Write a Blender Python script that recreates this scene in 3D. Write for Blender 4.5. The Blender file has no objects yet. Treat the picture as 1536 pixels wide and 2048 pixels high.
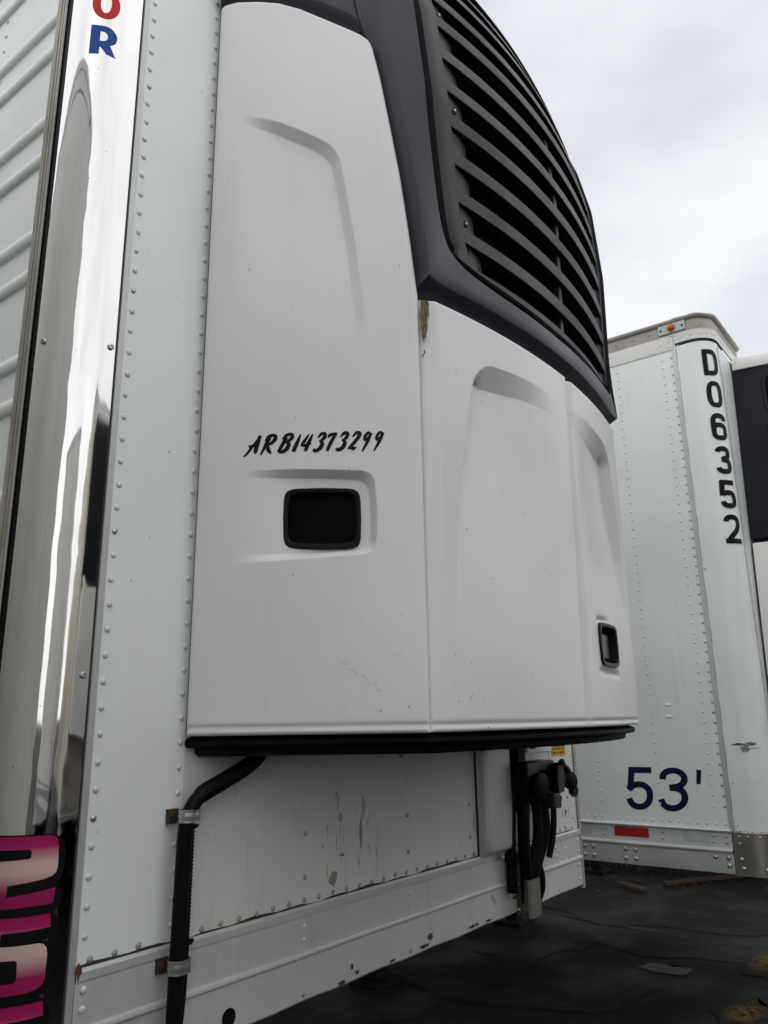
import bpy, bmesh, math, random
import numpy as np
from mathutils import Vector, Matrix
random.seed(7)
RNG = np.random.default_rng(7)
R = math.radians
SC = bpy.context.scene
COL = SC.collection

# ------------------------------------------------------------------ camera, sky, sun, exposure
cam_d = bpy.data.cameras.new("camera")
cam = bpy.data.objects.new("camera", cam_d); COL.objects.link(cam)
CAMPOS = Vector((-0.912, -1.419, 1.687))
CX = Vector((0.608231, -0.793618, -0.014993)); CDN = Vector((0.195155, 0.167822, -0.966308)); CF = Vector((0.769396, 0.584812, 0.256953))   # image right, image down, forward
m = Matrix((CX, -CDN, -CF)).transposed().to_4x4(); m.translation = CAMPOS
cam.matrix_world = m
cam_d.sensor_fit = 'HORIZONTAL'; cam_d.sensor_width = 36.0
cam_d.lens = 36.0 * 1560.0 / 1536.0
cam_d.clip_start = 0.05; cam_d.clip_end = 3000
SC.camera = cam

SUN_EL, SUN_AZ = 55.0, 236.0
w = bpy.data.worlds.new("World"); SC.world = w; w.use_nodes = True
nt = w.node_tree; nt.nodes.clear()
wo = nt.nodes.new('ShaderNodeOutputWorld'); bg = nt.nodes.new('ShaderNodeBackground')
sky = nt.nodes.new('ShaderNodeTexSky'); sky.sky_type = 'NISHITA'; sky.sun_disc = False
sky.sun_elevation = R(SUN_EL); sky.sun_rotation = R(SUN_AZ)
tc = nt.nodes.new('ShaderNodeTexCoord')
mp = nt.nodes.new('ShaderNodeMapping'); mp.inputs['Scale'].default_value = (1, 1, 2.2)
nz = nt.nodes.new('ShaderNodeTexNoise'); nz.inputs['Scale'].default_value = 2.1; nz.inputs['Detail'].default_value = 5; nz.inputs['Roughness'].default_value = 0.5
rp = nt.nodes.new('ShaderNodeValToRGB')
rp.color_ramp.elements[0].position = 0.34; rp.color_ramp.elements[0].color = (6.05, 6.3, 6.7, 1)
rp.color_ramp.elements[1].position = 0.64; rp.color_ramp.elements[1].color = (8.7, 8.85, 9.2, 1)
mx = nt.nodes.new('ShaderNodeMix'); mx.data_type = 'RGBA'; mx.inputs['Factor'].default_value = 0.95
nt.links.new(tc.outputs['Generated'], mp.inputs['Vector']); nt.links.new(mp.outputs[0], nz.inputs['Vector'])
nt.links.new(nz.outputs['Fac'], rp.inputs[0]); nt.links.new(sky.outputs[0], mx.inputs['A']); nt.links.new(rp.outputs[0], mx.inputs['B'])
nt.links.new(mx.outputs['Result'], bg.inputs[0]); bg.inputs[1].default_value = 0.1
nt.links.new(bg.outputs[0], wo.inputs[0])

sun_d = bpy.data.lights.new("sun", 'SUN'); sun_d.energy = 1.5; sun_d.angle = R(176); sun_d.color = (1, 0.97, 0.93)
sun = bpy.data.objects.new("sun", sun_d); COL.objects.link(sun)
sun.rotation_euler = (R(90 - SUN_EL), 0, R(180 - SUN_AZ))
sun.location = (-4, -8, 12)
SC.view_settings.view_transform = 'Standard'; SC.view_settings.look = 'None'
SC.view_settings.exposure = 0.22; SC.view_settings.gamma = 1.0; SC.view_settings.use_curve_mapping = False
SC.cycles.use_denoising = True
SC.cycles.max_bounces = 8; SC.cycles.glossy_bounces = 5

# ------------------------------------------------------------------ materials
def _nodes(name):
    mt = bpy.data.materials.new(name); mt.use_nodes = True
    t = mt.node_tree; b = t.nodes['Principled BSDF']
    return mt, t, b
def _n(t, typ, **kw):
    n = t.nodes.new(typ)
    for k, v in kw.items():
        if k in n.inputs: n.inputs[k].default_value = v
        else: setattr(n, k, v)
    return n
def _mix(t, a, b, fac):
    n = t.nodes.new('ShaderNodeMix'); n.data_type = 'RGBA'
    for s, v in (('A', a), ('B', b), ('Factor', fac)):
        if isinstance(v, (tuple, float, int)):
            n.inputs[s].default_value = v
        else: t.links.new(v, n.inputs[s])
    return n.outputs['Result']
def _coord(t, scale=(1, 1, 1)):
    g = t.nodes.new('ShaderNodeNewGeometry')
    mp = t.nodes.new('ShaderNodeMapping'); mp.inputs['Scale'].default_value = scale
    t.links.new(g.outputs['Position'], mp.inputs['Vector']); return mp.outputs[0]
def _ramp(t, src, p0, p1, c0=(0, 0, 0, 1), c1=(1, 1, 1, 1)):
    r = t.nodes.new('ShaderNodeValToRGB'); e = r.color_ramp.elements
    e[0].position, e[0].color, e[1].position, e[1].color = p0, c0, p1, c1
    t.links.new(src, r.inputs[0]); return r.outputs[0]
def _mul(t, a, b):
    n = t.nodes.new('ShaderNodeMath'); n.operation = 'MULTIPLY'
    for i, v in enumerate((a, b)):
        if isinstance(v, (int, float)): n.inputs[i].default_value = v
        else: t.links.new(v, n.inputs[i])
    return n.outputs[0]
def paint(name, col, rough=0.4, metal=0.0, var=0.05, specks=0.6, speck_col=(0.06, 0.055, 0.05, 1), speck_scale=22.0,
          streak=0.0, streak_col=(0.12, 0.11, 0.09, 1), blotch=0.0, blotch_col=(0.1, 0.09, 0.08, 1), peel=0.0, wave=0.0, coat=0.0, spec=0.5, scratch=0.0):
    mt, t, b = _nodes(name)
    c4 = (*col, 1)
    n1 = _n(t, 'ShaderNodeTexNoise', Scale=1.7, Detail=4.0); t.links.new(_coord(t), n1.inputs['Vector'])
    dk = tuple(max(0, x * (1 - 2.2 * var)) for x in col) + (1,); lt = tuple(min(1, x * (1 + var)) for x in col) + (1,)
    cur = _ramp(t, n1.outputs['Fac'], 0.3, 0.7, dk, lt)
    if blotch:
        nb = _n(t, 'ShaderNodeTexNoise', Scale=9.0, Detail=6.0, Roughness=0.7); t.links.new(_coord(t, (1, 1, 0.8)), nb.inputs['Vector'])
        cur = _mix(t, cur, blotch_col, _mul(t, _ramp(t, nb.outputs['Fac'], 0.56, 0.72), blotch))
    if streak:
        ns = _n(t, 'ShaderNodeTexNoise', Scale=26.0, Detail=4.0, Roughness=0.6); t.links.new(_coord(t, (1, 1, 0.05)), ns.inputs['Vector'])
        nm = _n(t, 'ShaderNodeTexNoise', Scale=3.1, Detail=2.0); t.links.new(_coord(t), nm.inputs['Vector'])
        cur = _mix(t, cur, streak_col, _mul(t, _mul(t, _ramp(t, ns.outputs['Fac'], 0.55, 0.75), _ramp(t, nm.outputs['Fac'], 0.42, 0.62)), streak))
    if specks:
        v = _n(t, 'ShaderNodeTexVoronoi', Scale=speck_scale); t.links.new(_coord(t, (1, 1, 0.6)), v.inputs['Vector'])
        near = _ramp(t, v.outputs['Distance'], 0.035, 0.06, (1, 1, 1, 1), (0, 0, 0, 1))
        sx = t.nodes.new('ShaderNodeSeparateColor'); t.links.new(v.outputs['Color'], sx.inputs[0])
        cur = _mix(t, cur, speck_col, _mul(t, _mul(t, near, _ramp(t, sx.outputs[0], 0.62, 0.8)), specks))
        v2 = _n(t, 'ShaderNodeTexVoronoi', Scale=speck_scale * 3.3); t.links.new(_coord(t, (1, 1, 0.8)), v2.inputs['Vector'])
        near = _ramp(t, v2.outputs['Distance'], 0.05, 0.10, (1, 1, 1, 1), (0, 0, 0, 1))
        sx2 = t.nodes.new('ShaderNodeSeparateColor'); t.links.new(v2.outputs['Color'], sx2.inputs[0])
        cur = _mix(t, cur, speck_col, _mul(t, _mul(t, near, _ramp(t, sx2.outputs[0], 0.8, 0.9)), specks * 0.45))
    if scratch:
        nx = _n(t, 'ShaderNodeTexNoise', Scale=7.0, Detail=8.0, Roughness=0.75, Distortion=2.5); t.links.new(_coord(t, (1.2, 1.2, 0.5)), nx.inputs['Vector'])
        k = t.nodes.new('ShaderNodeMath'); k.operation = 'SUBTRACT'; k.inputs[1].default_value = 0.5; t.links.new(nx.outputs['Fac'], k.inputs[0])
        a = t.nodes.new('ShaderNodeMath'); a.operation = 'ABSOLUTE'; t.links.new(k.outputs[0], a.inputs[0])
        np_ = _n(t, 'ShaderNodeTexNoise', Scale=3.6, Detail=3.0); t.links.new(_coord(t), np_.inputs['Vector'])
        f = _mul(t, _ramp(t, a.outputs[0], 0.0, 0.008, (1, 1, 1, 1), (0, 0, 0, 1)), _ramp(t, np_.outputs['Fac'], 0.58, 0.68))
        cur = _mix(t, cur, (0.05, 0.045, 0.04, 1), _mul(t, f, scratch))
    t.links.new(cur, b.inputs['Base Color'])
    b.inputs['Metallic'].default_value = metal; b.inputs['Specular IOR Level'].default_value = spec
    nr = _n(t, 'ShaderNodeTexNoise', Scale=5.0, Detail=5.0); t.links.new(_coord(t), nr.inputs['Vector'])
    rr = _ramp(t, nr.outputs['Fac'], 0.3, 0.7, (max(rough - 0.06, 0.02),) * 3 + (1,), (min(rough + 0.08, 1),) * 3 + (1,))
    t.links.new(rr, b.inputs['Roughness'])
    if coat: b.inputs['Coat Weight'].default_value = coat; b.inputs['Coat Roughness'].default_value = 0.12
    if peel or wave:
        hb = None
        if wave:
            nw = _n(t, 'ShaderNodeTexNoise', Scale=4.0, Detail=2.0); t.links.new(_coord(t, (1, 1, 0.5)), nw.inputs['Vector'])
            bw = _n(t, 'ShaderNodeBump', Strength=1.0, Distance=wave); t.links.new(nw.outputs['Fac'], bw.inputs['Height']); hb = bw
        if peel:
            np2 = _n(t, 'ShaderNodeTexNoise', Scale=330.0, Detail=2.0); t.links.new(_coord(t), np2.inputs['Vector'])
            bp = _n(t, 'ShaderNodeBump', Strength=0.5, Distance=peel); t.links.new(np2.outputs['Fac'], bp.inputs['Height'])
            if hb: t.links.new(hb.outputs[0], bp.inputs['Normal'])
            hb = bp
        t.links.new(hb.outputs[0], b.inputs['Normal'])
    return mt
def plain(name, col, rough=0.5, metal=0.0, spec=0.5, var=0.12):
    return paint(name, col, rough, metal, var=var, specks=0, spec=spec)

M = {}
M['sheet'] = paint('white_sheet_paint', (0.80, 0.835, 0.815), 0.36, specks=0.8, speck_scale=28.0, streak=0.12, wave=0.004, var=0.03)
M['sheet_low'] = paint('dirty_white_sheet_paint', (0.66, 0.675, 0.645), 0.42, specks=0.8, streak=0.35, blotch=0.16, wave=0.004, var=0.05, scratch=0.8)
M['sheet2'] = paint('white_side_paint', (0.76, 0.795, 0.78), 0.36, specks=0.5, streak=0.22, streak_col=(0.33, 0.32, 0.29, 1), wave=0.010, var=0.04, scratch=0.25)
M['unit'] = paint('unit_white_paint', (0.715, 0.705, 0.71), 0.36, specks=0.75, speck_scale=30.0, var=0.025, peel=0.0004, blotch=0.05, blotch_col=(0.45, 0.43, 0.40, 1), streak=0.08, streak_col=(0.42, 0.40, 0.37, 1))
M['frame'] = paint('dark_grey_plastic', (0.020, 0.023, 0.030), 0.42, spec=0.35, specks=0.25, speck_col=(0.2, 0.19, 0.18, 1), var=0.06, peel=0.0003)
M['grille'] = paint('black_grille_plastic', (0.021, 0.0205, 0.024), 0.52, spec=0.35, specks=0.5, speck_col=(0.16, 0.15, 0.14, 1), var=0.15, peel=0.0005, blotch=0.25, blotch_col=(0.085, 0.08, 0.077, 1))
M['core'] = plain('black_interior', (0.003, 0.003, 0.003), 0.9, spec=0.1)
M['black'] = plain('black_rubber', (0.003, 0.003, 0.0032), 0.55, spec=0.12)
M['gloss_black'] = plain('black_moulded_plastic', (0.003, 0.003, 0.0032), 0.3, spec=0.14)
M['rail'] = paint('painted_rail', (0.58, 0.585, 0.585), 0.45, 0.25, specks=0.6, streak=0.25, blotch=0.12, var=0.05, scratch=0.7)
M['alu'] = paint('bare_aluminium', (0.58, 0.58, 0.595), 0.38, 0.35, specks=0.35, blotch=0.22, blotch_col=(0.25, 0.24, 0.22, 1), var=0.07)
M['alu_bright'] = paint('bright_aluminium_ridge', (0.68, 0.68, 0.69), 0.28, 0.8, specks=0.1, var=0.06)
M['steel'] = paint('dull_stainless', (0.34, 0.32, 0.29), 0.34, 0.85, specks=0.2, blotch=0.3, blotch_col=(0.2, 0.17, 0.13, 1), var=0.1)
M['rivet'] = paint('rivet_paint', (0.64, 0.665, 0.65), 0.36, 0.1, specks=0, var=0.05)
M['rivet_dirty'] = paint('dirty_rivet', (0.36, 0.35, 0.31), 0.5, 0.2, specks=0, blotch=0.7, blotch_col=(0.09, 0.06, 0.04, 1), var=0.2)
M['rivet_metal'] = paint('bare_rivet', (0.5, 0.5, 0.49), 0.32, 0.8, specks=0, var=0.1)
M['mould'] = paint('weathered_edge_moulding', (0.40, 0.375, 0.335), 0.55, 0.35, specks=0.8, blotch=0.55, blotch_col=(0.17, 0.14, 0.12, 1), var=0.15)
M['trim'] = paint('aluminium_trim', (0.52, 0.54, 0.55), 0.4, 0.4, specks=0.3, var=0.06)
M['navy'] = plain('navy_vinyl', (0.006, 0.007, 0.034), 0.45, var=0.05, spec=0.15)
M['ink'] = plain('black_vinyl', (0.006, 0.006, 0.007), 0.45, var=0.05, spec=0.12)
M['stain'] = plain('grey_dirt_stain', (0.27, 0.26, 0.23), 0.7, var=0.3)
M['red'] = plain('red_vinyl', (0.58, 0.018, 0.02), 0.5, var=0.05, spec=0.2)
M['blue'] = plain('blue_vinyl', (0.008, 0.065, 0.30), 0.5, var=0.05, spec=0.2)
M['tape_red'] = plain('red_reflective_tape', (0.33, 0.01, 0.018), 0.3, var=0.1)
M['tape_white'] = plain('silver_reflective_tape', (0.42, 0.46, 0.44), 0.4, var=0.06)
M['tape_mark'] = plain('faded_emblem_print', (0.55, 0.58, 0.56), 0.4, var=0.06)
M['yellow'] = plain('yellow_label', (0.62, 0.33, 0.01), 0.45, var=0.08)
M['amber'] = plain('amber_lens', (0.42, 0.10, 0.015), 0.2)
M['galv'] = paint('galvanised_clamp', (0.42, 0.42, 0.40), 0.35, 0.8, specks=0.3, blotch=0.35, var=0.15)
M['seal_shade'] = plain('dark_sealant_and_shade', (0.035, 0.028, 0.022), 0.7)  # seam sealant; also colours the strips that stand for shade
M['foam'] = paint('yellowed_sealant_foam', (0.22, 0.155, 0.055), 0.6, specks=0.4, blotch=0.8, blotch_col=(0.06, 0.04, 0.015, 1), var=0.3)
M['paddle'] = plain('latch_paddle_plastic', (0.010, 0.010, 0.011), 0.25, spec=0.5)
M['rust'] = plain('rust_stain', (0.10, 0.045, 0.02), 0.8, var=0.3)
M['scuff'] = plain('dark_scuff', (0.045, 0.04, 0.035), 0.7, var=0.3)
M['bare'] = plain('bare_gouged_metal', (0.30, 0.29, 0.28), 0.5, 0.3, var=0.3)
M['cap_white'] = paint('unit_cap_offwhite', (0.70, 0.695, 0.66), 0.4, specks=0.3, var=0.04)
M['navy_black'] = paint('blue_black_plastic', (0.006, 0.0065, 0.012), 0.5, spec=0.2, specks=0.15, speck_col=(.1, .1, .1, 1), var=0.06)
M['tan'] = paint('pale_beige_trailer_paint', (0.72, 0.66, 0.56), 0.4, specks=0.2, streak=0.15, var=0.04)
M['grey_van'] = paint('pale_grey_trailer_paint', (0.76, 0.755, 0.72), 0.4, specks=0.2, streak=0.15, var=0.04)
M['tyre'] = plain('tyre_rubber', (0.018, 0.018, 0.018), 0.8)
M['under'] = plain('underframe_black', (0.007, 0.007, 0.007), 0.8, spec=0.2)
M['wood'] = plain('weathered_orange_wood', (0.06, 0.033, 0.02), 0.85, var=0.25)

def chrome_mat():
    mt, t, b = _nodes('polished_stainless')
    b.inputs['Metallic'].default_value = 1.0
    v = _n(t, 'ShaderNodeTexVoronoi', Scale=40.0); t.links.new(_coord(t, (1, 1, 0.7)), v.inputs['Vector'])
    sx = t.nodes.new('ShaderNodeSeparateColor'); t.links.new(v.outputs['Color'], sx.inputs[0])
    f = _mul(t, _ramp(t, v.outputs['Distance'], 0.03, 0.07, (1, 1, 1, 1), (0, 0, 0, 1)), _ramp(t, sx.outputs[0], 0.55, 0.7))
    t.links.new(_mix(t, (0.64, 0.635, 0.625, 1), (0.2, 0.18, 0.16, 1), f), b.inputs['Base Color'])
    n = _n(t, 'ShaderNodeTexNoise', Scale=6.0, Detail=5.0); t.links.new(_coord(t), n.inputs['Vector'])
    t.links.new(_ramp(t, n.outputs['Fac'], 0.35, 0.75, (0.02,) * 3 + (1,), (0.085,) * 3 + (1,)), b.inputs['Roughness'])
    nw = _n(t, 'ShaderNodeTexNoise', Scale=3.0, Detail=2.0, Distortion=0.6); t.links.new(_coord(t, (1.5, 1.5, 1)), nw.inputs['Vector'])
    bw = _n(t, 'ShaderNodeBump', Strength=1.0, Distance=0.006); t.links.new(nw.outputs['Fac'], bw.inputs['Height'])
    nf = _n(t, 'ShaderNodeTexNoise', Scale=30.0, Detail=2.0); t.links.new(_coord(t, (1, 1, 0.35)), nf.inputs['Vector'])
    bf = _n(t, 'ShaderNodeBump', Strength=1.0, Distance=0.00018); t.links.new(nf.outputs['Fac'], bf.inputs['Height'])
    t.links.new(bw.outputs[0], bf.inputs['Normal']); t.links.new(bf.outputs[0], b.inputs['Normal'])
    return mt
M['chrome'] = chrome_mat()
def digit_mat():
    mt, t, b = _nodes('magenta_fade_print')
    tc = t.nodes.new('ShaderNodeTexCoord'); sx = t.nodes.new('ShaderNodeSeparateXYZ'); t.links.new(tc.outputs['Generated'], sx.inputs[0])
    r = t.nodes.new('ShaderNodeValToRGB'); e = r.color_ramp.elements
    e[0].position = 0.0; e[0].color = (0.31, 0.007, 0.085, 1)
    e[1].position = 1.0; e[1].color = (0.31, 0.007, 0.085, 1)
    for p, c in ((0.22, (0.31, 0.012, 0.095, 1)), (0.48, (0.62, 0.44, 0.42, 1)), (0.62, (0.62, 0.46, 0.43, 1)), (0.84, (0.40, 0.012, 0.12, 1))):
        x = e.new(p); x.color = c
    t.links.new(sx.outputs['Z'], r.inputs[0]); t.links.new(r.outputs[0], b.inputs['Base Color']); b.inputs['Roughness'].default_value = 0.45; b.inputs['Specular IOR Level'].default_value = 0.25
    return mt
M['digit'] = digit_mat()
def asphalt_mat(name='old_damp_asphalt', over=None):
    mt, t, b = _nodes(name)
    n1 = _n(t, 'ShaderNodeTexNoise', Scale=0.9, Detail=7.0, Roughness=0.65); t.links.new(_coord(t), n1.inputs['Vector'])
    base = _ramp(t, n1.outputs['Fac'], 0.32, 0.70, (0.004, 0.004, 0.0038, 1), (0.013, 0.0127, 0.012, 1))
    n2 = _n(t, 'ShaderNodeTexNoise', Scale=120.0, Detail=3.0); t.links.new(_coord(t), n2.inputs['Vector'])
    base = _mix(t, base, (0.024, 0.023, 0.0215, 1), _mul(t, _ramp(t, n2.outputs['Fac'], 0.52, 0.72), 0.6))
    v = _n(t, 'ShaderNodeTexVoronoi', Scale=1.1, feature='DISTANCE_TO_EDGE'); nd = _n(t, 'ShaderNodeTexNoise', Scale=3.0, Detail=4.0)
    t.links.new(_coord(t), nd.inputs['Vector'])
    vm = t.nodes.new('ShaderNodeVectorMath'); vm.operation = 'MULTIPLY_ADD'; vm.inputs[1].default_value = (0.5, 0.5, 0)
    t.links.new(nd.outputs['Color'], vm.inputs[0]); t.links.new(_coord(t), vm.inputs[2]); t.links.new(vm.outputs[0], v.inputs['Vector'])
    crack = _ramp(t, v.outputs['Distance'], 0.0, 0.012, (1, 1, 1, 1), (0, 0, 0, 1))
    if over:
        col, sc, p0, p1, amt = over
        no = _n(t, 'ShaderNodeTexNoise', Scale=sc, Detail=8.0, Roughness=0.75); t.links.new(_coord(t), no.inputs['Vector'])
        tg = t.nodes.new('ShaderNodeTexCoord'); dd = t.nodes.new('ShaderNodeVectorMath'); dd.operation = 'DISTANCE'; dd.inputs[1].default_value = (0.5, 0.5, 0.0)
        fl = t.nodes.new('ShaderNodeVectorMath'); fl.operation = 'MULTIPLY'; fl.inputs[1].default_value = (1, 1, 0)
        t.links.new(tg.outputs['Generated'], fl.inputs[0]); t.links.new(fl.outputs[0], dd.inputs[0])
        base = _mix(t, base, (*col, 1), _mul(t, _mul(t, _ramp(t, no.outputs['Fac'], p0, p1), _ramp(t, dd.outputs['Value'], 0.10, 0.35, (1, 1, 1, 1), (0, 0, 0, 1))), amt))
    t.links.new(base, b.inputs['Base Color'])
    n3 = _n(t, 'ShaderNodeTexNoise', Scale=1.6, Detail=4.0); t.links.new(_coord(t), n3.inputs['Vector'])
    t.links.new(_ramp(t, n3.outputs['Fac'], 0.38, 0.62, (0.6,) * 3 + (1,), (0.95,) * 3 + (1,)), b.inputs['Roughness']); b.inputs['Specular IOR Level'].default_value = 0.18
    bp = _n(t, 'ShaderNodeBump', Strength=0.9, Distance=0.008); t.links.new(n2.outputs['Fac'], bp.inputs['Height']); t.links.new(bp.outputs[0], b.inputs['Normal'])
    return mt
M['asphalt'] = asphalt_mat()
def blotchy(name, col, scale, p0, p1):
    mt, t, b = _nodes(name)
    n = _n(t, 'ShaderNodeTexNoise', Scale=scale, Detail=7.0, Roughness=0.7); t.links.new(_coord(t), n.inputs['Vector'])
    t.links.new(_ramp(t, n.outputs['Fac'], p0, p1, (0.010, 0.010, 0.0095, 1), (*col, 1)), b.inputs['Base Color'])
    b.inputs['Roughness'].default_value = 0.9; b.inputs['Specular IOR Level'].default_value = 0.18
    return mt
M['yellow_paint'] = asphalt_mat('worn_yellow_paint', ((0.26, 0.135, 0.02), 11.0, 0.42, 0.58, 0.9))
M['pale_patch'] = blotchy('pale_patch_line', (0.055, 0.052, 0.044), 9.0, 0.40, 0.62)
M['pale_stain'] = asphalt_mat('pale_dust_stain', ((0.045, 0.043, 0.04), 6.0, 0.45, 0.65, 0.7))
M['oil_stain'] = asphalt_mat('oil_stain', ((0.003, 0.003, 0.003), 4.0, 0.35, 0.6, 0.9))
M['gravel'] = blotchy('grey_gravel', (0.085, 0.08, 0.072), 40.0, 0.3, 0.7)
def water_mat():
    mt, t, b = _nodes('puddle_water'); b.inputs['Base Color'].default_value = (0.015, 0.015, 0.014, 1)
    b.inputs['Roughness'].default_value = 0.03; b.inputs['Specular IOR Level'].default_value = 0.5; b.inputs['IOR'].default_value = 1.33
    n = _n(t, 'ShaderNodeTexNoise', Scale=8.0); t.links.new(_coord(t), n.inputs['Vector'])
    bp = _n(t, 'ShaderNodeBump', Strength=0.3, Distance=0.002); t.links.new(n.outputs['Fac'], bp.inputs['Height']); t.links.new(bp.outputs[0], b.inputs['Normal'])
    return mt
M['water'] = water_mat()

# ------------------------------------------------------------------ helpers
def link(o, parent=None):
    COL.objects.link(o)
    if parent is not None: o.parent = parent
    return o
def empty(name, label, cat, loc=(0, 0, 0), group=None):
    o = bpy.data.objects.new(name, None); COL.objects.link(o); o.location = loc
    o['label'] = label; o['category'] = cat
    if group: o['group'] = group
    return o
class MB:
    def __init__(s): s.v = []; s.f = []
    def grid(s, rows, close_u=False, close_v=False):
        b = len(s.v); n = len(rows); k = len(rows[0])
        for r in rows:
            for p in r: s.v.append((float(p[0]), float(p[1]), float(p[2])))
        for i in range(n if close_v else n - 1):
            for j in range(k if close_u else k - 1):
                a, c = i, (i + 1) % n; d, e = j, (j + 1) % k
                s.f.append((b + a * k + d, b + a * k + e, b + c * k + e, b + c * k + d))
        return s
    def poly(s, pts):
        b = len(s.v); s.v += [tuple(map(float, p)) for p in pts]; s.f.append(tuple(range(b, b + len(pts)))); return s
    def box(s, x0, x1, y0, y1, z0, z1, bev=0.0):
        if bev:
            bm = bmesh.new(); bmesh.ops.create_cube(bm, size=1)
            for v in bm.verts: v.co = Vector(((x0 + x1) / 2 + v.co.x * (x1 - x0), (y0 + y1) / 2 + v.co.y * (y1 - y0), (z0 + z1) / 2 + v.co.z * (z1 - z0)))
            bmesh.ops.bevel(bm, geom=bm.edges[:], offset=bev, segments=2, affect='EDGES', profile=0.5)
            b = len(s.v); bm.verts.index_update()
            s.v += [tuple(v.co) for v in bm.verts]; s.f += [tuple(b + v.index for v in f.verts) for f in bm.faces]; bm.free(); return s
        b = len(s.v)
        s.v += [(x, y, z) for z in (z0, z1) for y in (y0, y1) for x in (x0, x1)]
        s.f += [tuple(b + i for i in q) for q in ((0, 2, 3, 1), (4, 5, 7, 6), (0, 1, 5, 4), (2, 6, 7, 3), (0, 4, 6, 2), (1, 3, 7, 5))]
        return s
    def prism(s, poly, axis, a, b_):   # extrude 2-D polygon along axis; poly coords are the other two axes in order
        def P(q, t):
            return {0: (t, q[0], q[1]), 1: (q[0], t, q[1]), 2: (q[0], q[1], t)}[axis]
        b = len(s.v); n = len(poly)
        s.v += [P(q, a) for q in poly] + [P(q, b_) for q in poly]
        s.f.append(tuple(range(b, b + n))); s.f.append(tuple(range(b + n, b + 2 * n)))
        for i in range(n): j = (i + 1) % n; s.f.append((b + i, b + j, b + n + j, b + n + i))
        return s
    def tube(s, path, r, n=12, caps=True, ribs=0):
        path = [Vector(p) for p in path]; rows = []
        t0 = (path[1] - path[0]).normalized(); up = Vector((0, 0, 1)) if abs(t0.z) < 0.9 else Vector((1, 0, 0))
        nrm = t0.cross(up).normalized()
        for i, p in enumerate(path):
            t = (path[min(i + 1, len(path) - 1)] - path[max(i - 1, 0)]).normalized()
            nrm = (nrm - t * nrm.dot(t)).normalized(); bn = t.cross(nrm)
            rr = r[i] if isinstance(r, (list, tuple)) else r
            if ribs and (i // 2) % 2: rr *= ribs
            rows.append([p + (nrm * math.cos(2 * math.pi * k / n) + bn * math.sin(2 * math.pi * k / n)) * rr for k in range(n)])
        s.grid(rows, close_u=True)
        if caps: s.poly(rows[0][::-1]); s.poly(rows[-1])
        return s
    def lathe(s, prof, o, ax, n=12):   # prof: (radius, height along ax)
        ax = Vector(ax).normalized(); u = ax.orthogonal().normalized(); v = ax.cross(u); o = Vector(o); rows = []
        for r_, h in prof:
            rows.append([o + ax * h + (u * math.cos(2 * math.pi * k / n) + v * math.sin(2 * math.pi * k / n)) * max(r_, 1e-5) for k in range(n)])
        s.grid(rows, close_u=True); return s
    def mesh(s, name, fix=True, smooth=None):
        me = bpy.data.meshes.new(name); me.from_pydata(s.v, [], s.f)
        if fix:
            bm = bmesh.new(); bm.from_mesh(me); bmesh.ops.remove_doubles(bm, verts=bm.verts, dist=1e-5)
            bmesh.ops.recalc_face_normals(bm, faces=bm.faces); bm.to_mesh(me); bm.free()
        if smooth is not None:
            for p in me.polygons: p.use_smooth = True
            me.set_sharp_from_angle(angle=R(smooth))
        return me
    def build(s, name, mat, parent=None, smooth=None, fix=True):
        me = s.mesh(name, fix, smooth); me.materials.append(M[mat] if isinstance(mat, str) else mat)
        return link(bpy.data.objects.new(name, me), parent)
def catmull(keys, sub):
    K = [np.array(k, float) for k in keys]; out = []
    for i in range(len(K) - 1):
        p0, p1, p2, p3 = K[max(i - 1, 0)], K[i], K[i + 1], K[min(i + 2, len(K) - 1)]
        for j in range(sub):
            t = j / sub
            out.append(0.5 * (2 * p1 + (p2 - p0) * t + (2 * p0 - 5 * p1 + 4 * p2 - p3) * t * t + (3 * p1 - p0 - 3 * p2 + p3) * t ** 3))
    out.append(K[-1]); return out
def smooth(a, b, x):
    t = np.clip((x - a) / (b - a), 0, 1); return t * t * (3 - 2 * t)

# rivets share one mesh per size and material
_rv = {}
def rivet_mesh(r, h, mat, kind='dome'):
    k = (r, h, mat, kind)
    if k not in _rv:
        b = MB()
        if kind == 'dome': prof = [(r * 1.04, -0.0004), (r * 0.98, h * 0.35), (r * 0.72, h * 0.82), (r * 0.3, h), (0, h * 1.02)]
        else: prof = [(r, -0.0004), (r * 0.97, h * 0.7), (r * 0.8, h), (r * 0.45, h), (r * 0.35, h * 0.45), (0, h * 0.4)]
        b.lathe(prof, (0, 0, 0), (0, 0, 1), 10)
        me = b.mesh('rivet', smooth=50); me.materials.append(M[mat]); _rv[k] = me
    return _rv[k]
def rivet(pos, nrm, parent, r=0.0066, h=0.0036, mat='rivet', kind='dome', name='rivet'):
    o = bpy.data.objects.new(name, rivet_mesh(r, h, mat, kind)); COL.objects.link(o); o.parent = parent
    n = Vector(nrm); o.rotation_mode = 'QUATERNION'
    o.rotation_quaternion = n.to_track_quat('Z', 'Y'); o.location = pos
    return o

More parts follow.
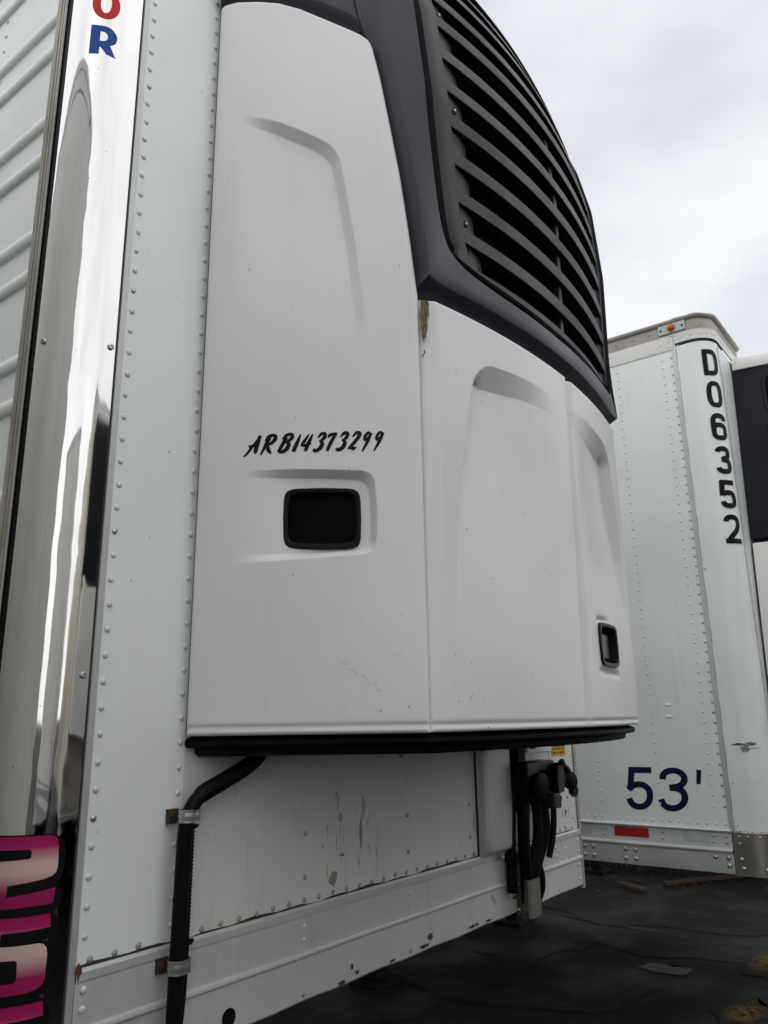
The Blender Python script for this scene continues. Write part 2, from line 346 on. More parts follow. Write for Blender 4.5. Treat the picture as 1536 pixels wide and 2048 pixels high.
# flat lettering: outlines -> filled mesh -> cut into strips -> mapped on to a surface
def fill_splines(splines):
    cu = bpy.data.curves.new('tmp', 'CURVE'); cu.dimensions = '2D'; cu.fill_mode = 'BOTH'
    for pts in splines:
        sp = cu.splines.new('POLY'); sp.points.add(len(pts) - 1); sp.use_cyclic_u = True
        for p, q in zip(sp.points, pts): p.co = (q[0], q[1], 0, 1)
    return curve_mesh(cu)
def curve_mesh(cu):
    o = bpy.data.objects.new('tmp', cu); COL.objects.link(o)
    dg = bpy.context.evaluated_depsgraph_get(); dg.update()
    me = bpy.data.meshes.new_from_object(o.evaluated_get(dg)); bpy.data.objects.remove(o); bpy.data.curves.remove(cu)
    return me
def text_mesh(body, size, shear=0.0, offset=0.0):
    cu = bpy.data.curves.new('tmp', 'FONT'); cu.body = body; cu.size = size; cu.shear = shear; cu.offset = offset; cu.fill_mode = 'FRONT'
    cu.resolution_u = 6
    return curve_mesh(cu)
def fit(me, x0, x1, y0, y1):
    co = np.array([v.co[:] for v in me.vertices]); lo, hi = co.min(0), co.max(0)
    for v in me.vertices:
        v.co.x = x0 + (v.co.x - lo[0]) / (hi[0] - lo[0]) * (x1 - x0); v.co.y = y0 + (v.co.y - lo[1]) / (hi[1] - lo[1]) * (y1 - y0)
def decal(name, me, mapf, mat, parent, cuts=0):
    bm = bmesh.new(); bm.from_mesh(me)
    for v in bm.verts: v.co.z = 0
    if cuts:
        xs = [v.co.x for v in bm.verts]; a, b = min(xs), max(xs)
        for i in range(1, cuts):
            bmesh.ops.bisect_plane(bm, geom=bm.verts[:] + bm.edges[:] + bm.faces[:], plane_co=(a + (b - a) * i / cuts, 0, 0), plane_no=(1, 0, 0))
    for v in bm.verts: v.co = Vector(mapf(v.co.x, v.co.y))
    me2 = bpy.data.meshes.new(name); bm.to_mesh(me2); bm.free(); me2.materials.clear(); me2.materials.append(M[mat])
    return link(bpy.data.objects.new(name, me2), parent)
def ribbon(mb, pts, wid, mapf, h0, h1, sub=6):
    P = catmull([(p[0], p[1], w_) for p, w_ in zip(pts, wid)], sub); n = len(P); L, Rr = [], []
    for i, p in enumerate(P):
        d = P[min(i + 1, n - 1)][:2] - P[max(i - 1, 0)][:2]; d = d / (np.hypot(*d) + 1e-9); q = np.array([-d[1], d[0]]) * p[2] / 2
        h = h0 + (h1 - h0) * i / (n - 1)
        L.append(mapf(p[0] + q[0], p[1] + q[1], h)); Rr.append(mapf(p[0] - q[0], p[1] - q[1], h))
    mb.grid([L, Rr])

# ------------------------------------------------------------------ ground
g = MB().poly([(-600, -600, 0), (600, -600, 0), (600, 600, 0), (-600, 600, 0)]).build('asphalt_ground', 'asphalt', fix=False)
g['kind'] = 'structure'; g['label'] = 'dark damp cracked asphalt yard under the trailers'
def patch(name, cx, cy, rx, ry, mat, z, rot=0.0, n=40, rough=0.22, seed=1):
    rg = np.random.default_rng(seed); ph = rg.uniform(0, 6.28, 6); am = rg.uniform(0.2, 1, 6)
    pts = []
    for i in range(n):
        a = 2 * math.pi * i / n
        k = 1 + rough * sum(am[j] * math.sin((j + 2) * a + ph[j]) for j in range(6)) / 3
        x, y = rx * k * math.cos(a), ry * k * math.sin(a)
        pts.append((cx + x * math.cos(rot) - y * math.sin(rot), cy + x * math.sin(rot) + y * math.cos(rot), z))
    return MB().poly(pts).build(name, mat, g, fix=False)
patch('puddle', 4.99, 0.70, 0.11, 0.165, 'water', 0.006, rot=0.25, seed=4)
patch('yellow_paint_mark', 5.55, 0.15, 0.42, 0.20, 'yellow_paint', 0.004, rot=0.1, seed=5)
patch('yellow_paint_mark', 4.42, 0.05, 0.34, 0.17, 'yellow_paint', 0.004, rot=0.3, seed=6)
patch('yellow_paint_mark', 4.80, -0.10, 0.24, 0.16, 'yellow_paint', 0.004, rot=0.3, seed=16)
for i, (x, y, a, b_, mt, rt) in enumerate(((4.2, 1.4, 0.5, 0.8, 'oil_stain', 0.3), (5.3, 1.9, 0.7, 0.5, 'pale_stain', 0.2), (3.2, 2.1, 0.4, 0.6, 'pale_stain', 0.9), (6.6, 1.2, 0.6, 1.2, 'pale_stain', 0.1), (5.6, 0.9, 0.35, 0.6, 'oil_stain', 0.1))):
    patch('stain', x, y, a, b_, mt, 0.0022 + 0.0003 * i, rot=rt, seed=40 + i)
# pale tar seam between two pours of asphalt, running along the row
sm = MB(); L_, R_ = [], []
for i in range(60):
    t = i / 59; y = -1.2 + t * 9.0; x = 5.82 + 0.11 * (y - 0.36) + 0.03 * math.sin(7 * y) + 0.015 * math.sin(19 * y)
    wd = 0.022 + 0.014 * math.sin(11 * y + 1) + 0.008 * math.sin(37 * y)
    L_.append((x - wd, y, 0.0045)); R_.append((x + wd, y, 0.0045))
sm.grid([L_, R_]).build('pour_seam', 'pale_patch', g, fix=False)
# loose gravel along the strip beyond the second trailer
gv = MB(); rg = np.random.default_rng(3)
for i in range(9000):
    y = rg.uniform(-0.5, 5.5); x = 8.75 + rg.normal() * 0.5 + 0.2 * math.sin(y * 2)
    r_ = abs(rg.normal()) * 0.008 + 0.006; b0 = len(gv.v); a0 = rg.uniform(0, 6.28)
    sc_ = rg.uniform(0.6, 1.3, 5)
    for k in range(4):
        a = a0 + k * 1.57; gv.v.append((x + r_ * sc_[k] * math.cos(a), y + r_ * sc_[k] * math.sin(a), 0.002))
    gv.v.append((x + r_ * 0.2, y, r_ * sc_[4] * 0.7))
    gv.f += [(b0, b0 + 1, b0 + 4), (b0 + 1, b0 + 2, b0 + 4), (b0 + 2, b0 + 3, b0 + 4), (b0 + 3, b0, b0 + 4)]
go = gv.build('gravel', 'gravel', fix=False); go['kind'] = 'stuff'; go['label'] = 'loose grey gravel strewn on the asphalt beyond the second trailer'; go['category'] = 'gravel'
def lath(name, a, b, wd, h, label):
    a, b = Vector(a), Vector(b); d = (b - a).normalized(); q = Vector((-d.y, d.x, 0)) * wd / 2
    mb = MB(); rows = []
    for k in range(9):
        p = a.lerp(b, k / 8); j = 0.15 * math.sin(k * 2.3) * wd
        rows.append([p + q * (1 + j), p + q * 0.95 + Vector((0, 0, h)), p - q * 0.9 + Vector((0, 0, h * (1 + 0.1 * math.sin(k)))), p - q * (1 - j)])
    mb.grid(rows, close_u=True).poly(rows[0]).poly(rows[-1])
    o = mb.build(name, 'wood'); o['label'] = label; o['category'] = 'wood'; return o
lath('wood_lath', (7.75, 1.62, 0.002), (8.75, 0.98, 0.002), 0.06, 0.03, 'long splintered orange wood lath on gravel under the numbered trailer')
lath('wood_scrap', (7.55, 2.02, 0.002), (7.35, 1.70, 0.002), 0.09, 0.025, 'short brown wood scrap lying left of the long lath')

# ------------------------------------------------------------------ common under-carriage
def undercarriage(parent, x0, x1, y0, y1, zb, wheels=True, leg=2.6):
    yl = y0 + leg
    MB().box(x0 + 0.03, x1 - 0.03, y0 + 0.05, y1 - 0.05, zb + 0.03, zb + 0.09).build('floor_pan', 'under', parent)
    xm = (x0 + x1) / 2
    for s in (-1, 1):
        lx = xm + s * 0.95; b = MB()
        b.box(lx - 0.065, lx + 0.065, yl, yl + 0.13, 0.35, zb + 0.04, 0.008); b.box(lx - 0.05, lx + 0.05, yl + 0.015, yl + 0.115, 0.03, 0.36, 0.006)
        b.box(lx - 0.14, lx + 0.14, yl - 0.06, yl + 0.19, 0.0, 0.03, 0.006)
        b.build('landing_leg', 'under', parent)
    MB().box(xm - 0.95, xm + 0.95, yl + 0.04, yl + 0.09, 0.55, 0.60).build('leg_brace', 'under', parent)
    if wheels:
        for ya in (y1 - 1.5, y1 - 2.8):
            MB().tube([(x0 + 0.2, ya, 0.5), (x1 - 0.2, ya, 0.5)], 0.06, 10).build('axle', 'under', parent)
            MB().box(x0 + 0.7, x1 - 0.7, ya - 0.06, ya + 0.06, 0.5, zb + 0.05).build('suspension_beam', 'under', parent)
            for s in (-1, 1):
                cx = (x0 + 0.34) if s < 0 else (x1 - 0.34)
                wh = MB().lathe([(0.29, -0.26), (0.46, -0.26), (0.5, -0.22), (0.5, -0.03), (0.47, 0), (0.5, 0.03), (0.5, 0.22), (0.46, 0.26), (0.29, 0.26)], (cx, ya, 0.5), (s, 0, 0), 28).build('wheel', 'tyre', parent, smooth=35)
                MB().lathe([(0.29, 0.24), (0.27, 0.12), (0.12, 0.10), (0.10, 0.2), (0, 0.2)], (cx, ya, 0.5), (s, 0, 0), 20).build('rim', 'alu', wh, smooth=35)

def corner_path(x0, yf, r, n=10):   # plan of a left front corner from side to front
    return [(x0 + r - r * math.cos(a), yf + r - r * math.sin(a)) for a in np.linspace(0, math.pi / 2, n)]
def simple_trailer(name, x0, x1, y0, y1, zb, zt, mat, label, front='-', lamp=True, wheels=True, tape=False):
    # front faces -Y when front == '-', else +Y
    t = empty(name, label, 'trailer', ((x0 + x1) / 2, (y0 + y1) / 2, 0))
    t_ = t
    ox, oy = (x0 + x1) / 2, (y0 + y1) / 2
    def P(pt): return (pt[0] - ox, pt[1] - oy)
    r = 0.14; xs0, xs1 = x0 - ox, x1 - ox; ya, yb = y0 - oy, y1 - oy
    if front == '-':
        plan = corner_path(xs0, ya, r) + [(-p[0], p[1]) for p in corner_path(xs0, ya, r)][::-1] + [(xs1, yb), (xs0, yb)]
    else:
        plan = [(xs0, ya)] + [(p[0], -p[1]) for p in corner_path(xs0, -yb, r)] + [(-p[0], -p[1]) for p in corner_path(xs0, -yb, r)][::-1] + [(xs1, ya)]
    def ring(off, z): 
        return [(p[0] * (1 + off / 1.3), p[1] * (1 + off / (abs(yb))), z) for p in plan]
    b = MB().grid([ring(0, zb + 0.2), ring(0, zt - 0.12)], close_u=True); b.build('wall', mat, t_, smooth=40)
    MB().grid([ring(-0.02, zb), ring(0.006, zb), ring(0.006, zb + 0.08), ring(0.010, zb + 0.09), ring(0.006, zb + 0.1), ring(0.006, zb + 0.19), ring(0.009, zb + 0.2), ring(0, zb + 0.21)], close_u=True).build('bottom_rail', 'alu', t_, smooth=30)
    MB().grid([ring(0, zt - 0.13), ring(0.006, zt - 0.12), ring(0.006, zt - 0.05), ring(0.010, zt - 0.045), ring(0.010, zt - 0.005), ring(-0.01, zt)], close_u=True).poly(ring(-0.01, zt)).build('roof_rail', 'alu', t_, smooth=30)
    ys = np.arange(ya + 0.6, yb - 0.3, 1.22)
    for y in ys:
        for s in (-1, 1): MB().box(s * (abs(xs0) + 0.003) - 0.004, s * (abs(xs0) + 0.003) + 0.004, y - 0.03, y + 0.03, zb + 0.21, zt - 0.13).build('seam_strip', mat, t_)
    if lamp:
        for s in (-1, 1):
            MB().lathe([(0.03, 0), (0.03, 0.012), (0.018, 0.024), (0, 0.027)], (s * (abs(xs0) + 0.012), ya + 0.35, zt - 0.085), (s, 0, 0), 12).build('marker_lamp', 'amber', t_, smooth=40)
    if tape:
        for y in np.arange(ya + 0.5, yb - 0.5, 0.9): MB().box(xs0 - 0.012, xs0 - 0.0085, y, y + 0.3, zb + 0.12, zb + 0.17).build('red_reflective_tape', 'tape_red', t_)
    if front == '-': undercarriage(t_, xs0, xs1, ya, yb, zb, wheels)
    else:
        undercarriage(t_, xs0, xs1, ya, yb, zb, wheels)
    return t

# ------------------------------------------------------------------ near trailer
T1 = empty('refrigerated_trailer', 'white refrigerated trailer with polished corner post and riveted front wall, nearest the viewer', 'trailer', (1.1, 0, 0), 'trailers parked side by side')
T1.location = (0, 0, 0)
ZB, ZS, ZT, SIDE = 1.05, 1.255, 4.02, -0.145
fw = MB().poly([(0.19, 0, ZS - 0.02), (2.2, 0, ZS - 0.02), (2.2, 0, ZT), (0.19, 0, ZT)]).build('front_wall', 'sheet_low', T1, fix=False)
MB().box(0.0, 0.226, -0.0022, 0.001, ZS - 0.004, ZT).build('edge_sheet', 'sheet', T1)
# sealed edge between rail and sheet
n_ = 60; rows = [[], []]
for i in range(n_):
    x = 2.2 * i / (n_ - 1); j = 0.0022 * math.sin(i * 1.7) + 0.0018 * math.sin(i * 0.63)
    rows[0].append((x, -0.0034, ZS - 0.004)); rows[1].append((x, -0.0030, ZS + 0.004 + j))
MB().grid(rows).build('sealant_bead', 'seal_shade', T1, fix=False)
rail_prof = [(0.03, ZB), (-0.005, ZB), (-0.008, ZB + 0.004), (-0.007, ZB + 0.06), (-0.007, 1.142), (-0.013, 1.146), (-0.014, 1.151), (-0.012, 1.156), (-0.007, 1.158), (-0.007, 1.2295), (-0.004, 1.231), (-0.004, 1.233), (-0.009, 1.2345), (-0.010, ZS - 0.006), (-0.006, ZS), (0.02, ZS)]
xs = np.linspace(0, 2.2, 45)
br = MB().grid([[(x, p[0] + (0.0012 * math.sin(x * 9) if p[0] < 0 else 0), p[1] + (0.0015 * math.sin(x * 23) * (1 if p[1] < ZB + 0.01 else 0))) for x in xs] for p in rail_prof]).build('bottom_rail', 'rail', T1, smooth=35)
# polished corner: flat, quarter round, flat
CR = 0.1
def chrome_p(Lq, h=0.0):
    if Lq < 0.045: return (-Lq, -h)
    a = (Lq - 0.045) / CR
    if a <= math.pi / 2: return (-0.045 - (CR + h) * math.sin(a), 0.1 - (CR + h) * math.cos(a))
    return (SIDE - h, 0.1 + (a - math.pi / 2) * CR)
Ls = [0.012, 0.02, 0.03, 0.0405] + list(np.linspace(0.045, 0.045 + CR * math.pi / 2, 40)) + [0.2055]
cp = MB().grid([[(*chrome_p(l), z) for l in Ls] for z in np.linspace(ZB + 0.005, ZT, 60)]).build('polished_corner_panel', 'chrome', T1, smooth=60)
MB().box(-0.0135, 0.0005, -0.0052, 0.004, ZB, ZT).build('edge_trim', 'trim', T1)
MB().box(-0.0165, -0.0136, -0.0012, 0.004, ZB, ZT).build('trim_gap', 'seal_shade', T1)
MB().box(SIDE - 0.001, SIDE + 0.02, 0.100, 0.1175, ZB, ZT).build('seam_gasket', 'black', T1)
MB().box(SIDE - 0.0052, SIDE + 0.001, 0.1246, 0.1274, ZB, ZT).box(SIDE - 0.0062, SIDE + 0.001, 0.1346, 0.1384, ZB, ZT).build('groove_shade_strip', 'seal_shade', T1)  # dark strips laid in the moulding grooves to deepen their shade
md = [(0.1178, -0.0035), (0.1185, -0.0065), (0.1243, -0.0068), (0.1246, -0.0040), (0.1274, -0.0040), (0.1278, -0.0075), (0.1343, -0.0078), (0.1346, -0.0050), (0.1384, -0.0050), (0.1388, -0.0085), (0.1475, -0.0085), (0.1490, -0.010), (0.1525, -0.010), (0.1535, 0.0)]
MB().grid([[(SIDE + p[1], p[0], z) for p in md] for z in np.linspace(ZB, ZT, 30)]).build('edge_moulding', 'mould', T1, smooth=25)
# ribbed side wall
zp = [(ZS - 0.02, 0.0)]
beads = sorted([3.38 - 0.3135 * k for k in range(-2, 8)] + [3.276 - 0.3135 * k for k in range(-2, 7)])
for z0 in beads:
    if z0 < ZS or z0 > ZT - 0.06: continue
    zp.append((z0 - 0.004, 0.0))
    for a in np.linspace(0, math.pi, 9): zp.append((z0 + 0.0185 - 0.0185 * math.cos(a), 0.011 * math.sin(a) ** 0.8))
    zp.append((z0 + 0.041, 0.0))
zp.append((ZT - 0.02, 0.0))
sw = MB().grid([[(SIDE - h, y, z) for z, h in zp] for y in (0.15, 3, 7, 13.6)]).build('side_wall', 'sheet', T1, smooth=40)
for k in range(-8, 18):
    rivet((SIDE, 0.449, 3.628 - 0.0515 * k), (-1, 0, 0), sw, 0.0055, 0.0028, 'rivet_metal')
MB().box(SIDE - 0.008, SIDE + 0.03, 0.15, 13.6, ZB, ZS).build('side_rail', 'rail', T1)
# far corner, far side, rear, roof
pr = [(2.2, 0)] + [(2.2 + 0.14 * math.sin(a), 0.14 - 0.14 * math.cos(a)) for a in np.linspace(0, math.pi / 2, 12)] + [(2.34, 13.6), (SIDE, 13.6)]
MB().grid([[(*p, z) for p in pr] for z in (ZB, ZT)]).build('far_side_wall', 'sheet', T1, smooth=40)
MB().prism([(SIDE, 0.1), (-0.045, 0), (2.2, 0), (2.34, 0.14), (2.34, 13.6), (SIDE, 13.6)], 2, ZT, ZT + 0.03).build('roof', 'sheet', T1)
ct = MB().box(2.196, 2.214, -0.0075, 0.004, ZB - 0.012, ZT).box(2.216, 2.226, -0.0035, 0.004, ZB - 0.012, ZT).build('corner_trim', 'mould', T1)
undercarriage(T1, SIDE, 2.34, 0, 13.6, ZB, leg=3.6)
# rivets on the front wall
es = [o for o in T1.children if o.name.startswith('edge_sheet')][0]
for k in range(53): 
    rivet((0.0155 + RNG.normal() * 0.0008, -0.0024, 1.306 + 0.0515 * k + RNG.normal() * 0.0008), (0, -1, 0), es, 0.0066 * (1 if k % 7 else 0.92), 0.0036, 'rivet_metal' if k % 11 == 4 else 'rivet')
for k in range(53):
    z = 1.287 + 0.0512 * k
    rivet((0.2130 + RNG.normal() * 0.0006, -0.0024, z), (0, -1, 0), es)
for k in range(41):
    x = 0.03 + 0.0528 * k
    if abs(x - 0.196) < 0.02: continue
    rivet((x, -0.0024 if x < 0.22 else -0.0002, 1.266 + RNG.normal() * 0.001), (0, -1, 0), fw, mat='rivet_dirty')
for xc in (0.612, 1.045, 1.385, 1.99):
    for k in range(4):
        rivet((xc, -0.0002, 1.318 + 0.0985 * k), (0, -1, 0), fw, 0.006, 0.0035, 'rivet_dirty' if k < 2 else 'rivet')
    for z in (1.212, 1.182): rivet((xc - 0.008, -0.0075, z), (0, -1, 0), br, 0.0062, 0.0035, 'rivet')
    rivet((xc - 0.01, -0.0078, 1.066), (0, -1, 0), br, 0.0062, 0.0035, 'rivet_dirty')
for k in range(6): rivet((2.178, -0.0002, 1.285 + 0.062 * k), (0, -1, 0), fw, 0.005, 0.003, 'rivet_dirty')
for z in (1.215, 1.175, 1.125, 1.075): rivet((2.175, -0.0078, z), (0, -1, 0), br, 0.006, 0.0035, 'rivet')
for z in (1.215, 1.183, 1.135, 1.10, 1.07): rivet((0.018, -0.0078, z + 0.004), (0, -1, 0), br, 0.0068, 0.004, 'rivet')
for dx in (0.03, -0.03):
    for z in (1.20, 1.16): rivet((2.03 + dx, -0.0078, z), (0, -1, 0), br, 0.006, 0.0035, 'rivet')
# screws on the polished corner
for l, z in ((0.177, 2.48), (0.029, 2.487), (0.177, 3.72), (0.029, 3.72), (0.030, 1.78)):
    x, y = chrome_p(l); a = max(0, min(1.571, (l - 0.045) / CR)); rivet((x, y, z), (-math.sin(a), -math.cos(a), 0), cp, 0.0075, 0.004, 'rivet_metal', 'screw', 'screw')
# vertical sheet joint with a stained strip at the right
MB().box(1.984, 2.192, -0.0018, 0.0008, ZS - 0.002, ZT).build('repair_sheet', 'sheet_low', T1)
# drain hole in the rail
hole = MB().lathe([(0.019, 0.0), (0.0185, 0.002), (0.0165, 0.0022), (0.0150, 0.0016), (0.009, 0.0012), (0, 0.0010)], (0.372, -0.0072, 1.079), (0, -1, 0), 20).build('drain_hole', 'black', br, smooth=40)
# paint chips, rust and scuffs
def blob(name, X, Z, rx, rz, mat, parent, y, seed, n=22, rough=0.5):
    rg = np.random.default_rng(seed); ph = rg.uniform(0, 6.28, 7); am = rg.uniform(0.1, 1, 7); pts = []
    for i in range(n):
        a = 2 * math.pi * i / n; k = 1 + rough * sum(am[j] * math.sin((j + 1) * a + ph[j]) for j in range(7)) / 3.2
        pts.append((X + rx * k * math.cos(a), y, Z + rz * k * math.sin(a)))
    return MB().poly(pts).build(name, mat, parent, fix=False)
for i, (X, Z, rx, rz, mt) in enumerate([(1.10, 1.064, 0.022, 0.005, 'scuff'), (1.37, 1.064, 0.03, 0.004, 'scuff'), (1.46, 1.062, 0.016, 0.003, 'scuff'),
        (0.74, 1.058, 0.012, 0.005, 'scuff'), (0.95, 1.060, 0.012, 0.003, 'scuff'), (0.80, 1.068, 0.006, 0.004, 'scuff'), (1.13, 1.082, 0.012, 0.009, 'rust'), (0.78, 1.085, 0.004, 0.007, 'scuff'),
        (1.636, 1.10, 0.012, 0.006, 'rust'), (0.004, 1.254, 0.006, 0.012, 'rust'), (0.70, 1.150, 0.004, 0.0015, 'scuff')]):
    blob('paint_chip', X, Z, rx, rz, mt, br, -0.0100 if mt != 'rust' else -0.0102, 30 + i)
for i, (X, Z, rx, rz) in enumerate([(0.716, 1.300, 0.013, 0.017), (0.75, 1.35, 0.010, 0.004), (0.83, 1.40, 0.006, 0.035), (0.84, 1.46, 0.004, 0.03), (0.73, 1.50, 0.006, 0.004), (0.745, 1.44, 0.008, 0.012), (0.735, 1.475, 0.003, 0.02)]):
    blob('scuff_mark', X, Z, rx, rz, 'stain' if i in (0, 2, 4) else 'bare', fw, -0.0008, 60 + i)
for i in range(26):
    X = RNG.uniform(0.66, 0.92); Z = RNG.uniform(1.29, 1.46); blob('scuff_mark', X, Z, RNG.uniform(0.0005, 0.0012), RNG.uniform(0.004, 0.022), 'bare' if i % 4 else 'scuff', fw, -0.0007 - 0.00003 * i, 90 + i, 12)
for i in range(10):
    X = RNG.uniform(2.0, 2.17); Z = RNG.uniform(1.27, 1.40); blob('scuff_mark', X, Z, RNG.uniform(0.002, 0.008), RNG.uniform(0.003, 0.018), 'bare' if i % 2 else 'scuff', fw, -0.0023 - 0.00003 * i, 130 + i, 12, 0.8)
blob('scratch_mark', 1.41, 1.36, 0.0015, 0.03, 'scuff', fw, -0.0008, 150, 10); blob('scratch_mark', 1.425, 1.335, 0.001, 0.016, 'scuff', fw, -0.0009, 151, 10)
for i, (X, Z) in enumerate(((1.49, 1.125), (1.505, 1.11))): blob('scratch_mark', X, Z, 0.0018, 0.012, 'scuff', br, -0.0092, 152 + i, 10)
# lettering on the polished corner
def chrome_map(h): return lambda x, y: (*chrome_p(-x, h), y)
def arc(cx, cy, rx, ry, a0, a1, n): return [(cx + rx * math.cos(R(a0 + (a1 - a0) * i / n)), cy + ry * math.sin(R(a0 + (a1 - a0) * i / n))) for i in range(n + 1)]
O = fill_splines([arc(-0.108, 3.3795, 0.0325, 0.0455, 0, 351, 39), arc(-0.108, 3.381, 0.0125, 0.030, 0, 351, 39)])
decal('letter_o', O, chrome_map(0.0006), 'red', cp, 10)
Rr_ = fill_splines([[(-0.1375, 3.312)] + arc(-0.105, 3.284, 0.029, 0.028, 90, -62, 18) + [(-0.0765, 3.228), (-0.098, 3.232), (-0.112, 3.250), (-0.1145, 3.2505), (-0.115, 3.229), (-0.1375, 3.228)],
                    [(-0.1150, 3.2955)] + arc(-0.108, 3.2815, 0.0105, 0.0140, 90, -90, 10) + [(-0.1150, 3.2675)]])
decal('letter_r', Rr_, chrome_map(0.0006), 'blue', cp, 10)
def zpx(x, y):   # printed digits: sheet coordinates -> (-L, z)
    px, py = x / 3.072, 1600 + y / 3.072
    return (-(0.156 - 0.00089 * px - 0.000076 * (py - 1672)), 1.49 - 0.00082 * (py - 1672))
two = [(-120, 215), (300, 215), (335, 226), (352, 252), (357, 300), (350, 430), (338, 458), (315, 478), (260, 493), (55, 520), (48, 590), (335, 555), (320, 650), (-120, 668), (-120, 378), (180, 358), (192, 348), (195, 312), (182, 297), (-120, 300)]
five = [(-120, 725), (302, 710), (305, 795), (20, 810), (12, 888), (232, 884), (262, 894), (280, 920), (284, 960), (268, 1110), (252, 1138), (220, 1158), (150, 1172), (-120, 1185), (-120, 1110), (92, 1106), (108, 1094), (113, 985), (102, 971), (-120, 972)]
five2 = [(x - 45, y + 525) for x, y in five]
back1 = [(-130, 205), (318, 205), (345, 218), (398, 270), (404, 320), (394, 440), (370, 500), (335, 540), (385, 580), (370, 665), (345, 690), (310, 705), (345, 735), (352, 840), (325, 850), (250, 872), (300, 892), (325, 940), (328, 1000), (312, 1130), (285, 1180), (230, 1208), (275, 1232), (300, 1275), (302, 1375), (210, 1400), (258, 1420), (282, 1470), (268, 1660), (200, 1730), (-150, 1750)]
decal('digit_shadow', fill_splines([[zpx(*p) for p in back1]]), chrome_map(0.0005), 'ink', cp, 14)
for nm, g_ in (('digit_two', two), ('digit_five', five), ('digit_five', five2)):
    decal(nm, fill_splines([[zpx(*p) for p in g_]]), chrome_map(0.0009), 'digit', cp, 14)
# ------------------------------------------------------------------ refrigeration unit on the near trailer
U1 = empty('refrigeration_unit', 'white refrigeration unit with black curved grille and script number, hung on the near trailer', 'refrigeration unit', (0, 0, 0), 'trailer refrigeration units')
DK = np.array([2.62, 2.72, 3.0, 3.3, 3.6, 3.8, 3.95, 4.05, 4.12]); DV = np.array([0.553, 0.554, 0.562, 0.57, 0.551, 0.509, 0.457, 0.406, 0.35])
KK = np.array([2.62, 2.75, 3.0, 4.1]); KV = np.array([0.200, 0.200, 0.206, 0.217])
def Dz(z): return float(np.interp(z, DK, DV))
def front(X, z, off=0.0):           # grille / frame surface
    u = X - 1.1; return np.array([X, -(Dz(z) - off - float(np.interp(z, KK, KV)) * u * u), z])
ZU0, ZU1 = 1.658, 2.678
def door(X, z, h=0.0):              # lower door surface
    t = (z - ZU0) / (ZU1 - ZU0); u = X - 1.1
    D_ = 0.553 - 0.005 * t; k = 0.217 - 0.035 * t
    return np.array([X + 2 * k * u * h, -(D_ + h - k * u * u), z])
SD = np.array([0.5463, -0.8376]); SN = np.array([-0.8376, -0.5463])
def side(s, z, h=0.0):
    return np.array([0.2 + SD[0] * s + SN[0] * h, -0.03 + SD[1] * s + SN[1] * h, z])
def mir(p): return np.array([2.2 - p[0], p[1], p[2]])
# dark inner housing
rows = []
for z in (1.66, 2.69, 2.70, 3.0, 3.3, 3.6, 3.8, 3.93):
    of = 0.07 if z < 2.695 else 0.125
    D_ = (0.553 if z < 2.695 else Dz(z)) - of; yc = -(D_ - 0.2 * 0.36); uc = 0.60 + (yc + 0.46) * 0.652 + 0.0
    r_ = [(1.1 - 0.875, -0.006, z)] + [(1.1 + u, -(D_ - 0.2 * u * u), z) for u in np.linspace(-uc, uc, 17)] + [(1.1 + 0.875, -0.006, z)]
    rows.append(r_)
MB().grid(rows).poly(rows[-1]).build('inner_housing', 'core', U1)

# side door (service panel): embossed sheet
smx_z = [1.6, 2.68, 2.85, 3.02, 3.176, 3.332, 3.432, 3.6]; smx_s = [0.523, 0.523, 0.507, 0.488, 0.465, 0.441, 0.421, 0.395]
def smax(z): return np.interp(z, smx_z, smx_s)
ZTOPS = [3.600, 3.612, 3.617, 3.6135, 3.602, 3.577, 3.541, 3.503, 3.474, 3.452, 3.425]
def ztop(u): return np.interp(u, [0, 0.03, 0.12, 0.27, 0.42, 0.56, 0.70, 0.84, 0.94, 0.985, 1.0], ZTOPS)
def h_side(s, z):
    # lower recess round the latch
    k = 0.012
    top = 2.247 - 0.10 * np.clip(s - 0.22, 0, 1) ** 1.3; bot = 2.030 + 0.014 * (s - 0.1) / 0.3
    rgt = 0.4185 - 0.9 * (z - 2.13) ** 2
    def sm(a, b, r): return np.where(np.abs(a - b) < r, np.maximum(a, b) + (r - np.abs(a - b)) ** 2 / (4 * r), np.maximum(a, b))
    sd = sm(sm(z - top, bot - z, 0.02), s - rgt, 0.028)
    fd_t = smooth(0.10, 0.26, s); fd_b = smooth(0.075, 0.30, s)
    w_ = np.clip((z - bot) / (top - bot), 0, 1); fd = fd_b * (1 - w_) + fd_t * w_
    d1 = -0.022 * fd * np.clip(-sd / 0.0165, 0, 1)
    # upper swoosh
    ct = np.interp(s, [0, 0.083, 0.13, 0.177, 0.24, 0.309, 0.36], [3.235, 3.230, 3.220, 3.204, 3.170, 3.127, 3.09])
    cr = np.interp(z, [2.3, 2.645, 2.811, 2.95, 3.077, 3.2], [0.412, 0.3925, 0.3755, 0.355, 0.335, 0.312])
    sd2 = sm((z - ct) * 0.9, s - cr, 0.035)
    d2 = -0.024 * smooth(0.06, 0.20, s) * smooth(2.50, 3.0, z) * np.clip(-sd2 / 0.024, 0, 1)
    return d1 + d2
def edge_roll(d, r): 
    x = np.clip(1 - d / r, 0, 1); return -r * (1 - np.sqrt(np.clip(1 - x * x, 0, 1)))
def clustered(n, e):
    t = np.linspace(0, 1, n); ed = np.array([0, .001, .003, .006, .010, .016, .024]) * e
    return np.unique(np.concatenate([ed, t[(t > 0.03 * e) & (t < 1 - 0.03 * e)], 1 - ed]))
us = clustered(200, 1.2); vs = clustered(900, 0.32)
rows = []
